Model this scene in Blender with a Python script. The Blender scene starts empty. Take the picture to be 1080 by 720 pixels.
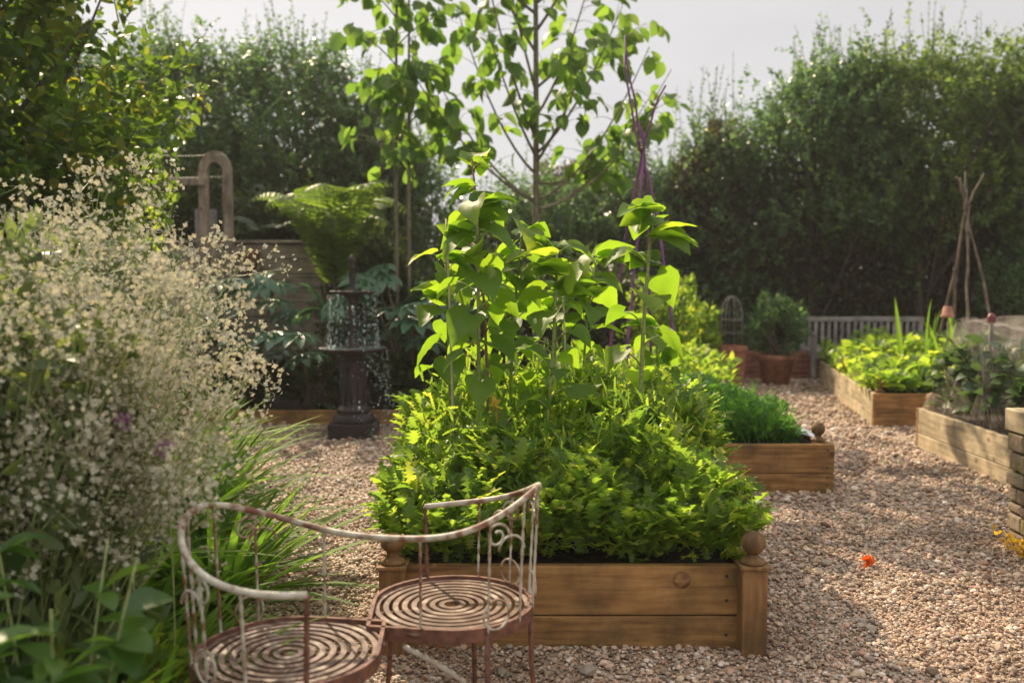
import bpy, math, random
import numpy as np
from mathutils import Vector
HAZE = .0013
R = math.radians; PI = math.pi
rng = np.random.default_rng(7); random.seed(7)
sc = bpy.context.scene; col = sc.collection
W = {}                                                # world origin of every object built

# ------------------------------------------------------------------ materials
def newmat(name):
    m = bpy.data.materials.new(name); m.use_nodes = True
    nt = m.node_tree; nt.nodes.clear()
    out = nt.nodes.new('ShaderNodeOutputMaterial')
    return m, nt, out
def nd(nt, t, **kw):
    n = nt.nodes.new(t)
    for k, v in kw.items():
        if k in n.inputs.keys(): n.inputs[k].default_value = v
        else: setattr(n, k, v)
    return n
def ramp(nt, stops, fac, interp='LINEAR'):
    r = nt.nodes.new('ShaderNodeValToRGB'); e = r.color_ramp.elements; r.color_ramp.interpolation = interp
    while len(e) < len(stops): e.new(0.5)
    for i, (p, c) in enumerate(stops): e[i].position = p; e[i].color = (*c, 1)
    nt.links.new(fac, r.inputs[0]); return r
def leafmat(name, c1, c2, c3=None, trans=.5, tmul=(2.6, 2.3, 1.3), rough=.45, spec=.5):
    m, nt, out = newmat(name); L = nt.links.new
    g = nd(nt, 'ShaderNodeNewGeometry')
    tc = nd(nt, 'ShaderNodeTexCoord'); nz = nd(nt, 'ShaderNodeTexNoise', Scale=9.0, Detail=2.0)
    L(tc.outputs['Object'], nz.inputs['Vector'])
    mx = nd(nt, 'ShaderNodeMath', operation='MULTIPLY_ADD'); L(nz.outputs['Fac'], mx.inputs[0]); mx.inputs[1].default_value = .35
    sub = nd(nt, 'ShaderNodeMath', operation='MULTIPLY'); L(g.outputs['Random Per Island'], sub.inputs[0]); sub.inputs[1].default_value = .82
    L(sub.outputs[0], mx.inputs[2])
    st = [(0.05, c1), (.85, c2)] + ([(1.0, c3)] if c3 else [])
    r = ramp(nt, st, mx.outputs[0])
    b = nd(nt, 'ShaderNodeBsdfPrincipled', Roughness=rough); b.inputs['Specular IOR Level'].default_value = spec
    L(r.outputs[0], b.inputs['Base Color'])
    mul = nd(nt, 'ShaderNodeMix', data_type='RGBA', blend_type='MULTIPLY'); mul.inputs[0].default_value = 1
    L(r.outputs[0], mul.inputs[6]); mul.inputs[7].default_value = (*[min(t, 4) for t in tmul], 1)
    t = nd(nt, 'ShaderNodeBsdfTranslucent'); L(mul.outputs[2], t.inputs['Color'])
    ms = nd(nt, 'ShaderNodeMixShader'); ms.inputs[0].default_value = trans
    L(b.outputs[0], ms.inputs[1]); L(t.outputs[0], ms.inputs[2]); L(ms.outputs[0], out.inputs[0])
    return m
def plain(name, c1, c2, scale=20, rough=.7, metal=0, bump=.0, stretch=(1, 1, 1), detail=4, dist=.01):
    m, nt, out = newmat(name); L = nt.links.new
    tc = nd(nt, 'ShaderNodeTexCoord'); mp = nd(nt, 'ShaderNodeMapping'); mp.inputs['Scale'].default_value = stretch
    L(tc.outputs['Object'], mp.inputs[0])
    nz = nd(nt, 'ShaderNodeTexNoise', Scale=scale, Detail=detail); L(mp.outputs[0], nz.inputs['Vector'])
    r = ramp(nt, [(.35, c1), (.65, c2)], nz.outputs['Fac'])
    b = nd(nt, 'ShaderNodeBsdfPrincipled', Roughness=rough, Metallic=metal); L(r.outputs[0], b.inputs['Base Color'])
    if bump:
        bp = nd(nt, 'ShaderNodeBump', Strength=bump, Distance=dist); L(nz.outputs['Fac'], bp.inputs['Height']); L(bp.outputs[0], b.inputs['Normal'])
    L(b.outputs[0], out.inputs[0]); return m
def wood(name, c1, c2, c3, axis='X', sc_=1.0, rough=.75):
    m, nt, out = newmat(name); L = nt.links.new
    tc = nd(nt, 'ShaderNodeTexCoord'); oi = nd(nt, 'ShaderNodeObjectInfo')
    off = nd(nt, 'ShaderNodeVectorMath', operation='ADD'); L(tc.outputs['Object'], off.inputs[0])
    cmb = nd(nt, 'ShaderNodeMath', operation='MULTIPLY'); L(oi.outputs['Random'], cmb.inputs[0]); cmb.inputs[1].default_value = 37
    cx = nd(nt, 'ShaderNodeCombineXYZ'); 
    for i in range(3): L(cmb.outputs[0], cx.inputs[i])
    L(cx.outputs[0], off.inputs[1])
    mp = nd(nt, 'ShaderNodeMapping'); s = {'X': (1.2, 14, 14), 'Y': (14, 1.2, 14), 'Z': (14, 14, 1.2)}[axis]
    mp.inputs['Scale'].default_value = [k * sc_ for k in s]; L(off.outputs[0], mp.inputs[0])
    n1 = nd(nt, 'ShaderNodeTexNoise', Scale=2.2, Detail=6.0, Distortion=.6); L(mp.outputs[0], n1.inputs['Vector'])
    n2 = nd(nt, 'ShaderNodeTexNoise', Scale=4.5, Detail=7.0, Roughness=.65); L(off.outputs[0], n2.inputs['Vector'])
    r = ramp(nt, [(.3, c1), (.5, c2), (.72, c3)], n1.outputs['Fac'])
    r2 = ramp(nt, [(.28, (.34, .36, .32)), (.5, (.85, .84, .8)), (.68, (1.2, 1.15, 1.1))], n2.outputs['Fac'])
    mu = nd(nt, 'ShaderNodeMix', data_type='RGBA', blend_type='MULTIPLY'); mu.inputs[0].default_value = 1
    L(r.outputs[0], mu.inputs[6]); L(r2.outputs[0], mu.inputs[7])
    # knots: sparse dark round eyes
    vo = nd(nt, 'ShaderNodeTexVoronoi', Scale=4.2, voronoi_dimensions='3D'); L(off.outputs[0], vo.inputs['Vector'])
    kr = ramp(nt, [(.03, (.22, .15, .11)), (.07, (.5, .42, .36)), (.12, (1, 1, 1))], vo.outputs['Distance'])
    mk = nd(nt, 'ShaderNodeMix', data_type='RGBA', blend_type='MULTIPLY'); mk.inputs[0].default_value = .8
    L(mu.outputs[2], mk.inputs[6]); L(kr.outputs[0], mk.inputs[7])
    b = nd(nt, 'ShaderNodeBsdfPrincipled', Roughness=rough); L(mk.outputs[2], b.inputs['Base Color'])
    bp = nd(nt, 'ShaderNodeBump', Strength=.5, Distance=.004); L(n1.outputs['Fac'], bp.inputs['Height']); L(bp.outputs[0], b.inputs['Normal'])
    L(b.outputs[0], out.inputs[0]); return m

M = {}
M['bed_wood'] = wood('bed_timber', (.15, .066, .018), (.30, .155, .048), (.44, .245, .085))
M['bed_post'] = wood('bed_post_timber', (.13, .06, .018), (.22, .115, .038), (.33, .18, .068), 'Z')
M['pale_or_sunlit_wood'] = wood('pale_or_sunlit_timber', (.34, .27, .17), (.5, .40, .26), (.6, .5, .34))  # true pale timber on the planter; on bed sides it paints in sunlight
M['grey_wood'] = wood('weathered_grey_timber', (.16, .14, .13), (.27, .25, .23), (.36, .33, .30))
M['grey_wood_z'] = wood('weathered_grey_timber_upright', (.16, .14, .13), (.27, .25, .23), (.38, .35, .32), 'Z')
M['brown_wood_z'] = wood('brown_timber_upright', (.16, .12, .09), (.28, .22, .17), (.38, .31, .25), 'Z')
M['wall_wood'] = wood('terrace_timber', (.24, .19, .15), (.36, .3, .24), (.46, .39, .33))
M['bark'] = plain('bark', (.05, .035, .025), (.14, .11, .085), 30, .9, bump=.6, stretch=(1, 1, .25))
M['bark_green'] = plain('young_bark', (.09, .085, .05), (.2, .17, .11), 40, .8, bump=.3, stretch=(1, 1, .3))
M['soil'] = plain('soil', (.025, .017, .011), (.075, .052, .035), 25, .95, bump=1, dist=.03)
M['grass'] = plain('meadow', (.03, .05, .012), (.07, .1, .025), 3, .95, bump=.6, dist=.05)
M['stem'] = plain('green_stem', (.17, .22, .06), (.30, .34, .13), 60, .6)
M['stem_red'] = plain('reddish_stem', (.2, .08, .09), (.3, .14, .12), 60, .6)
M['cane'] = plain('bamboo_cane', (.38, .32, .2), (.55, .47, .32), 40, .6, stretch=(1, 1, .2))
M['purple'] = plain('purple_stick_bark', (.10, .028, .10), (.24, .07, .21), 30, .6, stretch=(1, 1, .3))
M['stick'] = plain('hazel_stick_bark', (.07, .05, .035), (.21, .155, .11), 30, .8, bump=.3, stretch=(1, 1, .3))
M['rust'] = plain('rusty_iron', (.085, .032, .02), (.2, .085, .05), 35, .7, .1, .5, dist=.002)
M['iron'] = plain('dark_cast_iron', (.010, .008, .008), (.035, .022, .020), 30, .55, .1, .3, dist=.003)
M['terra'] = plain('terracotta', (.22, .085, .05), (.36, .15, .09), 12, .8, bump=.2)
M['black'] = plain('black_metal', (.015, .014, .015), (.03, .028, .028), 20, .5)
M['capred'] = plain('dark_red_cap', (.12, .02, .02), (.2, .04, .04), 20, .5)
M['fleece'] = plain('white_fleece', (.55, .56, .57), (.75, .76, .78), 12, .8, bump=.6, dist=.02)
M['mortar'] = plain('mortar', (.09, .075, .06), (.15, .13, .1), 30, .9, bump=.6)
M['white_petal'] = leafmat('cream_petals', (.40, .37, .27), (.60, .57, .44), trans=.35, tmul=(1.0, .98, .85), rough=.7, spec=.1)
M['pink_petal'] = leafmat('pink_petals', (.4, .2, .38), (.6, .36, .55), trans=.4, tmul=(1.1, 1.05, 1.1), rough=.7, spec=.1)
M['orange_petal'] = leafmat('orange_petals', (.75, .13, .02), (.85, .22, .03), trans=.4, tmul=(1.1, 1.05, 1), rough=.6)
M['yellow_leaf'] = leafmat('yellow_leaf', (.5, .3, .02), (.6, .42, .04), trans=.5, tmul=(1.3, 1.2, 1), rough=.6)
M['crop'] = leafmat('salad_leaf', (.06, .125, .022), (.15, .225, .032), (.26, .30, .05), trans=.62, tmul=(3.2, 2.9, 1.5))
M['crop2'] = leafmat('herb_leaf', (.045, .14, .02), (.09, .22, .025), trans=.5)
M['lime'] = leafmat('lime_leaf', (.09, .16, .02), (.2, .27, .03), (.3, .3, .04), trans=.5)
M['sunleaf'] = leafmat('sunflower_leaf', (.075, .15, .015), (.14, .22, .022), (.18, .24, .03), trans=.62, rough=.5, tmul=(3, 2.8, 1.3))
M['hedgeleaf'] = leafmat('hedge_leaf', (.035, .065, .016), (.095, .155, .04), (.15, .2, .05), trans=.55, tmul=(2.8, 2.6, 1.5))
M['hedgeleaf2'] = leafmat('bluish_hedge_leaf', (.035, .075, .03), (.085, .145, .055), (.13, .19, .06), trans=.5, rough=.3, tmul=(2.6, 2.6, 1.9))
M['nearleaf'] = leafmat('bright_tree_leaf', (.04, .09, .014), (.10, .17, .022), (.2, .2, .03), trans=.5)
M['browny'] = leafmat('dull_hedge_leaf', (.03, .03, .016), (.06, .06, .03), (.11, .12, .03), trans=.35)
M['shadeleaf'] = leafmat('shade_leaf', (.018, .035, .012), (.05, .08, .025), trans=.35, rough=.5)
M['treeleaf'] = leafmat('young_tree_leaf', (.05, .11, .02), (.11, .185, .035), (.14, .21, .035), trans=.58, tmul=(2.8, 2.7, 1.4))
M['fatsia'] = leafmat('glossy_palmate_leaf', (.05, .11, .06), (.085, .17, .095), trans=.3, rough=.28, tmul=(2, 2.2, 1.2))
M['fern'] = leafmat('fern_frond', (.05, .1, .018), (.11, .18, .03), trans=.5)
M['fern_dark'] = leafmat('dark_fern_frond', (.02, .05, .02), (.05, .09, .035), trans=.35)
M['strap'] = leafmat('strap_leaf', (.045, .12, .015), (.13, .24, .03), trans=.55, rough=.6, spec=.3)
M['broad'] = leafmat('broad_glossy_leaf', (.03, .08, .016), (.08, .16, .025), trans=.5, rough=.4)
M['silver'] = leafmat('airy_plant_leaf', (.06, .10, .04), (.12, .16, .06), trans=.45)
M['brassica'] = leafmat('brassica_leaf', (.03, .075, .03), (.07, .12, .045), trans=.35)
M['litter'] = leafmat('dry_leaf', (.25, .08, .03), (.4, .2, .07), trans=.2, tmul=(1, 1, 1))

# white paint flaking from rusty iron
def painted():
    m, nt, out = newmat('flaking_cream_paint'); L = nt.links.new
    tc = nd(nt, 'ShaderNodeTexCoord'); n1 = nd(nt, 'ShaderNodeTexNoise', Scale=28.0, Detail=5.0); L(tc.outputs['Object'], n1.inputs['Vector'])
    n2 = nd(nt, 'ShaderNodeTexNoise', Scale=7.0, Detail=2.0); L(tc.outputs['Object'], n2.inputs['Vector'])
    ad = nd(nt, 'ShaderNodeMath', operation='ADD'); L(n1.outputs['Fac'], ad.inputs[0]); L(n2.outputs['Fac'], ad.inputs[1])
    r = ramp(nt, [(.40, (.17, .065, .035)), (.46, (.26, .17, .11)), (.5, (.38, .34, .26)), (.62, (.52, .48, .39))], ad.outputs[0])
    ad2 = nd(nt, 'ShaderNodeMath', operation='MULTIPLY'); L(ad.outputs[0], ad2.inputs[0]); ad2.inputs[1].default_value = .5
    L(ad2.outputs[0], r.inputs[0])
    b = nd(nt, 'ShaderNodeBsdfPrincipled', Roughness=.55); L(r.outputs[0], b.inputs['Base Color'])
    bp = nd(nt, 'ShaderNodeBump', Strength=.5, Distance=.002); L(n1.outputs['Fac'], bp.inputs['Height']); L(bp.outputs[0], b.inputs['Normal'])
    L(b.outputs[0], out.inputs[0]); return m
M['paint'] = painted()
def seatmat():
    m, nt, out = newmat('worn_seat_slats'); L = nt.links.new
    tc = nd(nt, 'ShaderNodeTexCoord'); n1 = nd(nt, 'ShaderNodeTexNoise', Scale=18.0, Detail=5.0); L(tc.outputs['Object'], n1.inputs['Vector'])
    r = ramp(nt, [(.42, (.09, .042, .026)), (.56, (.18, .105, .07)), (.70, (.40, .33, .25))], n1.outputs['Fac'])
    b = nd(nt, 'ShaderNodeBsdfPrincipled', Roughness=.5); L(r.outputs[0], b.inputs['Base Color'])
    L(b.outputs[0], out.inputs[0]); return m
M['seat'] = seatmat()
def gravelmat(name, island):
    m, nt, out = newmat(name); L = nt.links.new
    tc = nd(nt, 'ShaderNodeTexCoord')
    stops = [(0, (.12, .08, .055)), (.2, (.34, .21, .125)), (.36, (.50, .37, .245)), (.52, (.29, .24, .19)), (.66, (.62, .46, .32)), (.8, (.46, .26, .16)), (.92, (.72, .62, .52)), (1, (.2, .12, .09))]
    b = nd(nt, 'ShaderNodeBsdfPrincipled', Roughness=.6)
    if island:
        g = nd(nt, 'ShaderNodeNewGeometry'); r = ramp(nt, stops, g.outputs['Random Per Island'])
        nz = nd(nt, 'ShaderNodeTexNoise', Scale=1.6, Detail=5.0); L(tc.outputs['Object'], nz.inputs['Vector']); dr = ramp(nt, [(.36, (.52, .47, .42)), (.55, (1.05, 1.05, 1.05))], nz.outputs['Fac'])
        mu = nd(nt, 'ShaderNodeMix', data_type='RGBA', blend_type='MULTIPLY'); mu.inputs[0].default_value = .8; L(r.outputs[0], mu.inputs[6]); L(dr.outputs[0], mu.inputs[7]); L(mu.outputs[2], b.inputs['Base Color'])
    else:
        v = nd(nt, 'ShaderNodeTexVoronoi', Scale=62.0); L(tc.outputs['Object'], v.inputs['Vector'])
        sp = nd(nt, 'ShaderNodeSeparateColor'); L(v.outputs['Color'], sp.inputs[0])
        r = ramp(nt, stops, sp.outputs[0])
        dr = ramp(nt, [(.3, (1, 1, 1)), (.75, (.25, .22, .2))], v.outputs['Distance'])
        mu = nd(nt, 'ShaderNodeMix', data_type='RGBA', blend_type='MULTIPLY'); mu.inputs[0].default_value = .6
        L(r.outputs[0], mu.inputs[6]); L(dr.outputs[0], mu.inputs[7]); L(mu.outputs[2], b.inputs['Base Color'])
        bp = nd(nt, 'ShaderNodeBump', Strength=1.0, Distance=.012, invert=True); L(v.outputs['Distance'], bp.inputs['Height']); L(bp.outputs[0], b.inputs['Normal'])
    L(b.outputs[0], out.inputs[0]); return m
M['gravel'] = gravelmat('gravel_bed', False); M['stones'] = gravelmat('gravel_stones', True)
def watermat(name, rough):
    m, nt, out = newmat(name); b = nd(nt, 'ShaderNodeBsdfPrincipled', Roughness=rough, IOR=1.33)
    b.inputs['Transmission Weight'].default_value = .85; b.inputs['Base Color'].default_value = (.9, .97, .95, 1)
    nt.links.new(b.outputs[0], out.inputs[0]); return m
M['water'] = watermat('water', .12)
def dropmat():
    m, nt, out = newmat('falling_water'); g = nd(nt, 'ShaderNodeBsdfGlossy', Roughness=.25); g.inputs[0].default_value = (.95, .98, .96, 1)
    t = nd(nt, 'ShaderNodeBsdfTranslucent'); t.inputs[0].default_value = (.75, .9, .85, 1)
    ms = nd(nt, 'ShaderNodeMixShader'); ms.inputs[0].default_value = .5
    nt.links.new(g.outputs[0], ms.inputs[1]); nt.links.new(t.outputs[0], ms.inputs[2]); nt.links.new(ms.outputs[0], out.inputs[0]); return m
M['drops'] = dropmat()
def netmat():
    m, nt, out = newmat('garden_netting'); L = nt.links.new
    tc = nd(nt, 'ShaderNodeTexCoord'); nz = nd(nt, 'ShaderNodeTexNoise', Scale=7.0, Detail=4.0); L(tc.outputs['Object'], nz.inputs['Vector'])
    d = nd(nt, 'ShaderNodeBsdfDiffuse'); d.inputs[0].default_value = (.42, .35, .29, 1)
    t = nd(nt, 'ShaderNodeBsdfTranslucent'); t.inputs[0].default_value = (.6, .55, .5, 1)
    m1 = nd(nt, 'ShaderNodeMixShader'); m1.inputs[0].default_value = .5; L(d.outputs[0], m1.inputs[1]); L(t.outputs[0], m1.inputs[2])
    tr = nd(nt, 'ShaderNodeBsdfTransparent')
    r = nd(nt, 'ShaderNodeMapRange'); L(nz.outputs['Fac'], r.inputs[0]); r.inputs[1].default_value = .35; r.inputs[2].default_value = .7; r.inputs[3].default_value = .10; r.inputs[4].default_value = .42
    m2 = nd(nt, 'ShaderNodeMixShader'); L(r.outputs[0], m2.inputs[0]); L(tr.outputs[0], m2.inputs[1]); L(m1.outputs[0], m2.inputs[2])
    L(m2.outputs[0], out.inputs[0]); return m
M['net'] = netmat()
def stonemat():
    m, nt, out = newmat('rubble_stone'); L = nt.links.new
    g = nd(nt, 'ShaderNodeNewGeometry'); r = ramp(nt, [(0, (.13, .09, .055)), (.5, (.23, .165, .105)), (1, (.32, .25, .17))], g.outputs['Random Per Island'])
    tc = nd(nt, 'ShaderNodeTexCoord'); nz = nd(nt, 'ShaderNodeTexNoise', Scale=25.0, Detail=5.0); L(tc.outputs['Object'], nz.inputs['Vector'])
    n2 = nd(nt, 'ShaderNodeTexNoise', Scale=9.0, Detail=4.0); L(tc.outputs['Object'], n2.inputs['Vector'])
    f = ramp(nt, [(.56, (0, 0, 0)), (.62, (1, 1, 1))], n2.outputs['Fac'])
    mx = nd(nt, 'ShaderNodeMix', data_type='RGBA'); L(f.outputs[0], mx.inputs[0]); L(r.outputs[0], mx.inputs[6]); mx.inputs[7].default_value = (.2, .17, .05, 1)
    b = nd(nt, 'ShaderNodeBsdfPrincipled', Roughness=.9); L(mx.outputs[2], b.inputs['Base Color'])
    bp = nd(nt, 'ShaderNodeBump', Strength=.9, Distance=.015); L(nz.outputs['Fac'], bp.inputs['Height']); L(bp.outputs[0], b.inputs['Normal'])
    L(b.outputs[0], out.inputs[0]); return m
M['stone'] = stonemat()

# ------------------------------------------------------------------ object helpers
def tag(o, label=None, cat=None, group=None, kind=None):
    if label: o['label'] = label
    if cat: o['category'] = cat
    if group: o['group'] = group
    if kind: o['kind'] = kind
    return o
def thing(name, loc, label, cat, group=None):
    o = bpy.data.objects.new(name, None); col.objects.link(o); o.location = loc; o.empty_display_size = .1
    W[o] = Vector(loc); return tag(o, label, cat, group)
def link(name, me, origin, parent=None):
    o = bpy.data.objects.new(name, me); col.objects.link(o); origin = Vector(origin)
    if parent: o.parent = parent; o.location = origin - W[parent]
    else: o.location = origin
    W[o] = origin; return o
def copy_tree(o, loc=None, rz=0, s=1, parent=None):
    c = o.copy(); col.objects.link(c)
    if parent: c.parent = parent
    if loc is not None: c.location = loc; c.rotation_euler = (0, 0, rz); c.scale = (s, s, s); W[c] = Vector(loc)
    for ch in [k for k in list(W) if k.parent == o]:
        d = copy_tree(ch, None, parent=c); W[d] = W[ch]
    return c
class MB:
    def __init__(s): s.V = []; s.F = []; s.n = 0
    def add(s, v, f):                               # v (N,3); f (K,m) array or list of arrays
        v = np.asarray(v, float)
        for a in (f if isinstance(f, list) else [f]):
            a = np.asarray(a)
            if len(a): s.F.append(a + s.n)
        s.V.append(v); s.n += len(v); return s
    def tube(s, pts, rad, k=6, cap=True):
        P = np.asarray(pts, float); n = len(P); rad = np.broadcast_to(np.asarray(rad, float), (n,))
        T = np.gradient(P, axis=0); T /= np.linalg.norm(T, axis=1)[:, None] + 1e-9
        a = np.array([0, 0, 1.]) if abs(T[0][2]) < .9 else np.array([1., 0, 0])
        N = []; u = np.cross(T[0], a); u /= np.linalg.norm(u)
        for i in range(n):
            u = u - T[i] * u.dot(T[i]); u /= np.linalg.norm(u) + 1e-9; N.append(u.copy())
        N = np.array(N); B = np.cross(T, N); th = np.arange(k) * 2 * PI / k
        v = P[:, None] + rad[:, None, None] * (np.cos(th)[None, :, None] * N[:, None] + np.sin(th)[None, :, None] * B[:, None])
        i, j = np.meshgrid(np.arange(n - 1), np.arange(k), indexing='ij'); j2 = (j + 1) % k
        f = np.stack([i * k + j, i * k + j2, (i + 1) * k + j2, (i + 1) * k + j], -1).reshape(-1, 4)
        fs = [f]
        if cap: fs += [np.arange(k)[::-1][None], ((n - 1) * k + np.arange(k))[None]]
        return s.add(v.reshape(-1, 3), fs)
    def box(s, c, d, R3=None):
        c = np.asarray(c, float); h = np.asarray(d, float) / 2
        v = np.array([[x, y, z] for z in (-1, 1) for y in (-1, 1) for x in (-1, 1)]) * h
        if R3 is not None: v = v @ np.asarray(R3).T
        return s.add(v + c, np.array([[0, 2, 3, 1], [4, 5, 7, 6], [0, 1, 5, 4], [2, 6, 7, 3], [0, 4, 6, 2], [1, 3, 7, 5]]))
    def lathe(s, prof, c=(0, 0, 0), k=32):
        P = np.asarray(prof, float); n = len(P); th = np.arange(k) * 2 * PI / k
        v = np.stack([P[:, 0, None] * np.cos(th), P[:, 0, None] * np.sin(th), np.broadcast_to(P[:, 1, None], (n, k))], -1) + np.asarray(c, float)
        i, j = np.meshgrid(np.arange(n - 1), np.arange(k), indexing='ij'); j2 = (j + 1) % k
        f = np.stack([i * k + j, i * k + j2, (i + 1) * k + j2, (i + 1) * k + j], -1).reshape(-1, 4)
        return s.add(v.reshape(-1, 3), f)
    def inst(s, T, fr, loc):                        # T=(verts, quads); fr (N,3,3) columns x,y,z scaled; loc (N,3)
        tv, tf = T; N = len(loc)
        if N == 0: return s
        v = np.einsum('nij,kj->nki', fr, tv) + np.asarray(loc)[:, None]
        f = tf[None] + (np.arange(N) * len(tv))[:, None, None]
        return s.add(v.reshape(-1, 3), f.reshape(-1, tf.shape[1]))
    def build(s, name, mat, parent=None, origin=None, smooth=True, bevel=0):
        V = np.concatenate(s.V); org = np.array(origin if origin is not None else (W[parent] if parent else (0, 0, 0)), float)
        V = (V - org).astype(np.float32)
        me = bpy.data.meshes.new(name); me.vertices.add(len(V)); me.vertices.foreach_set('co', V.ravel())
        tot = np.concatenate([np.full(len(f), f.shape[1]) for f in s.F]); idx = np.concatenate([f.ravel() for f in s.F])
        me.loops.add(len(idx)); me.loops.foreach_set('vertex_index', idx.astype(np.int32))
        me.polygons.add(len(tot)); st = np.concatenate([[0], np.cumsum(tot)[:-1]])
        me.polygons.foreach_set('loop_start', st.astype(np.int32)); me.polygons.foreach_set('loop_total', tot.astype(np.int32))
        me.polygons.foreach_set('use_smooth', np.full(len(tot), smooth)); me.update(calc_edges=True); me.validate()
        me.materials.append(M[mat] if isinstance(mat, str) else mat)
        o = link(name, me, org, parent)
        if bevel:
            b = o.modifiers.new('bevel', 'BEVEL'); b.width = bevel; b.segments = 2; b.limit_method = 'ANGLE'
        return o
def unit(v): return v / (np.linalg.norm(v, axis=-1, keepdims=True) + 1e-9)
def frames(d, n, s, w=None):                        # leaf axis d -> Y, normal ~n -> Z, size s
    d = unit(np.asarray(d, float)); n = np.asarray(n, float)
    x = unit(np.cross(d, n)); z = np.cross(x, d); s = np.broadcast_to(np.asarray(s, float), (len(d),))
    w = s if w is None else s * w
    return np.stack([x * np.reshape(w, (-1, 1)), d * s[:, None], z * s[:, None]], -1)
def rnd(n, k=3): return rng.normal(size=(n, k))

# leaf templates: grid strips along +Y, width along X
def strip(wf, rows, cols=(-1, -.5, 0, .5, 1), fold=.15, droop=.2, lobe=0, wave=0, yf=None):
    ts = np.linspace(0, 1, rows); v = []
    for i, t in enumerate(ts):
        w = wf(t)
        for c in cols:
            y = t - lobe * abs(c) ** 1.5 * max(0, 1 - t * 3) + (0 if yf is None else yf(t, c))
            v.append((c * w, y, c * c * w * fold * 1.3 - droop * t * t + wave * math.sin(t * 9 + c * 4) * abs(c)))
    k = len(cols); f = [[i * k + j, i * k + j + 1, (i + 1) * k + j + 1, (i + 1) * k + j] for i in range(rows - 1) for j in range(k - 1)]
    return np.array(v), np.array(f)
DIAM = (np.array([(0, 0, 0), (.3, .42, .07), (0, 1, -.08), (-.3, .42, .07)]), np.array([[0, 1, 2, 3]]))
OVAL = (np.array([(0, 0, 0), (-.27, .3, .06), (-.22, .68, .02), (0, 1, -.12), (.22, .68, .02), (.27, .3, .06), (0, .3, -.02), (0, .68, -.05)]),
        np.array([[0, 5, 6, 1], [5, 4, 7, 6], [6, 7, 2, 1], [7, 4, 3, 2]]))
HEART = strip(lambda t: (.25 * (1 - t) ** 1.5 + (.36 + .02 * (int(t * 12.01) % 2)) * max(0, math.sin(PI * t ** .62)) ** .85), 13, cols=(-1, -.7, -.35, 0, .35, .7, 1), lobe=.30, fold=.2, droop=.42)
_v = HEART[0]; _v[:, 2] += .022 * np.sin(_v[:, 1] * 17 + 1) * np.cos(_v[:, 0] * 15) + .03 * np.sin(_v[:, 0] * 9 + _v[:, 1] * 6)
OVATE = strip(lambda t: .40 * math.sin(PI * (t * .9 + .08)) ** .85 if t < 1 else 0, 6, cols=(-1, 0, 1), fold=.25, droop=.35, lobe=.1)
LOBED = strip(lambda t: (.05 + .26 * math.sin(PI * (t * .8 + .14))) * (1.15 if int(t * 10.01) % 2 else .38) if t < 1 else .03, 11, cols=(-1, 0, 1), fold=.3, droop=.45, wave=.04)
LONG = strip(lambda t: .2 * math.sin(PI * (t * .93 + .05)) if t < 1 else 0, 7, cols=(-1, 0, 1), fold=.3, droop=.35)
BROAD = strip(lambda t: .27 * math.sin(PI * (t * .92 + .05)) ** .8 if t < 1 else 0, 8, fold=.25, droop=.35, wave=.02)
STRAPS = [strip(lambda t: .022 * (1 - t ** 4) + .001, 9, cols=(-1, 0, 1), fold=.5, droop=d) for d in (.15, .35, .6, .9)]
PINNA = strip(lambda t: (.03 + .07 * math.sin(PI * (t * .85 + .1))) * (1.1 if int(t * 12.01) % 2 else .45) if t < 1 else .0, 13, cols=(-1, 0, 1), fold=.1, droop=.2)
def palm(nl=8):
    vs, fs, n = [], [], 0
    for a in np.linspace(-R(125), R(125), nl):
        v, f = strip(lambda t: .05 + .13 * math.sin(PI * (t * .8 + .15)) if t < 1 else .0, 6, cols=(-1, 0, 1), fold=.35, droop=.25)
        L = 1 - .25 * abs(a) / 2.2; v = v * np.array([1, L, 1]); c, s_ = math.cos(a), math.sin(a)
        v = np.stack([v[:, 0] * c + v[:, 1] * s_, -v[:, 0] * s_ + v[:, 1] * c, v[:, 2]], -1); vs.append(v); fs.append(f + n); n += len(v)
    return np.concatenate(vs) * .6, np.concatenate(fs)
PALM = palm()
PETAL4 = (np.concatenate([np.array([(0, 0, 0), (.22, .28, .1), (0, .5, .14), (-.22, .28, .1)]) @ np.array([[math.cos(a), -math.sin(a), 0], [math.sin(a), math.cos(a), 0], [0, 0, 1]]) for a in (0, PI / 2, PI, -PI / 2)]),
          np.array([[i * 4 + k for k in range(4)] for i in range(4)]))

# ------------------------------------------------------------------ ground
def sheet(name, poly, z, mat):
    m = MB(); m.add([(x, y, z) for x, y in poly], np.arange(len(poly))[None]); o = m.build(name, mat, smooth=False)
    return tag(o, kind='structure')
sheet('ground', [(-400, -400), (400, -400), (400, 400), (-400, 400)], 0, 'grass')
sheet('gravel_path', [(-9, -2), (9, -2), (9, 14.3), (-9, 14.3)], .004, 'gravel')
sheet('border_soil', [(-9, -2), (-1.25, -2), (-1.3, 3.6), (-1.75, 5.2), (-2.25, 7.2), (-2.6, 8.2), (-9, 8.2)], .012, 'soil')
sheet('back_border_soil', [(-9, 14.2), (9, 14.2), (9, 24), (-9, 24)], .03, 'soil')
# terrace behind the timber wall on the left
m = MB(); tz = 1.78
m.add([(-9, 11.1, 0), (-1.9, 11.1, 0), (-.6, 12.4, 0), (-.6, 24, 0), (-9, 24, 0), (-9, 11.1, tz), (-2.15, 11.1, tz), (-1.7, 12.6, tz), (-1.7, 24, tz), (-9, 24, tz)],
      [np.array([[0, 1, 6, 5], [1, 2, 7, 6], [2, 3, 8, 7]]), np.array([[5, 6, 7, 8, 9]])])
tag(m.build('terrace', 'soil', smooth=False), kind='structure')

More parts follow.
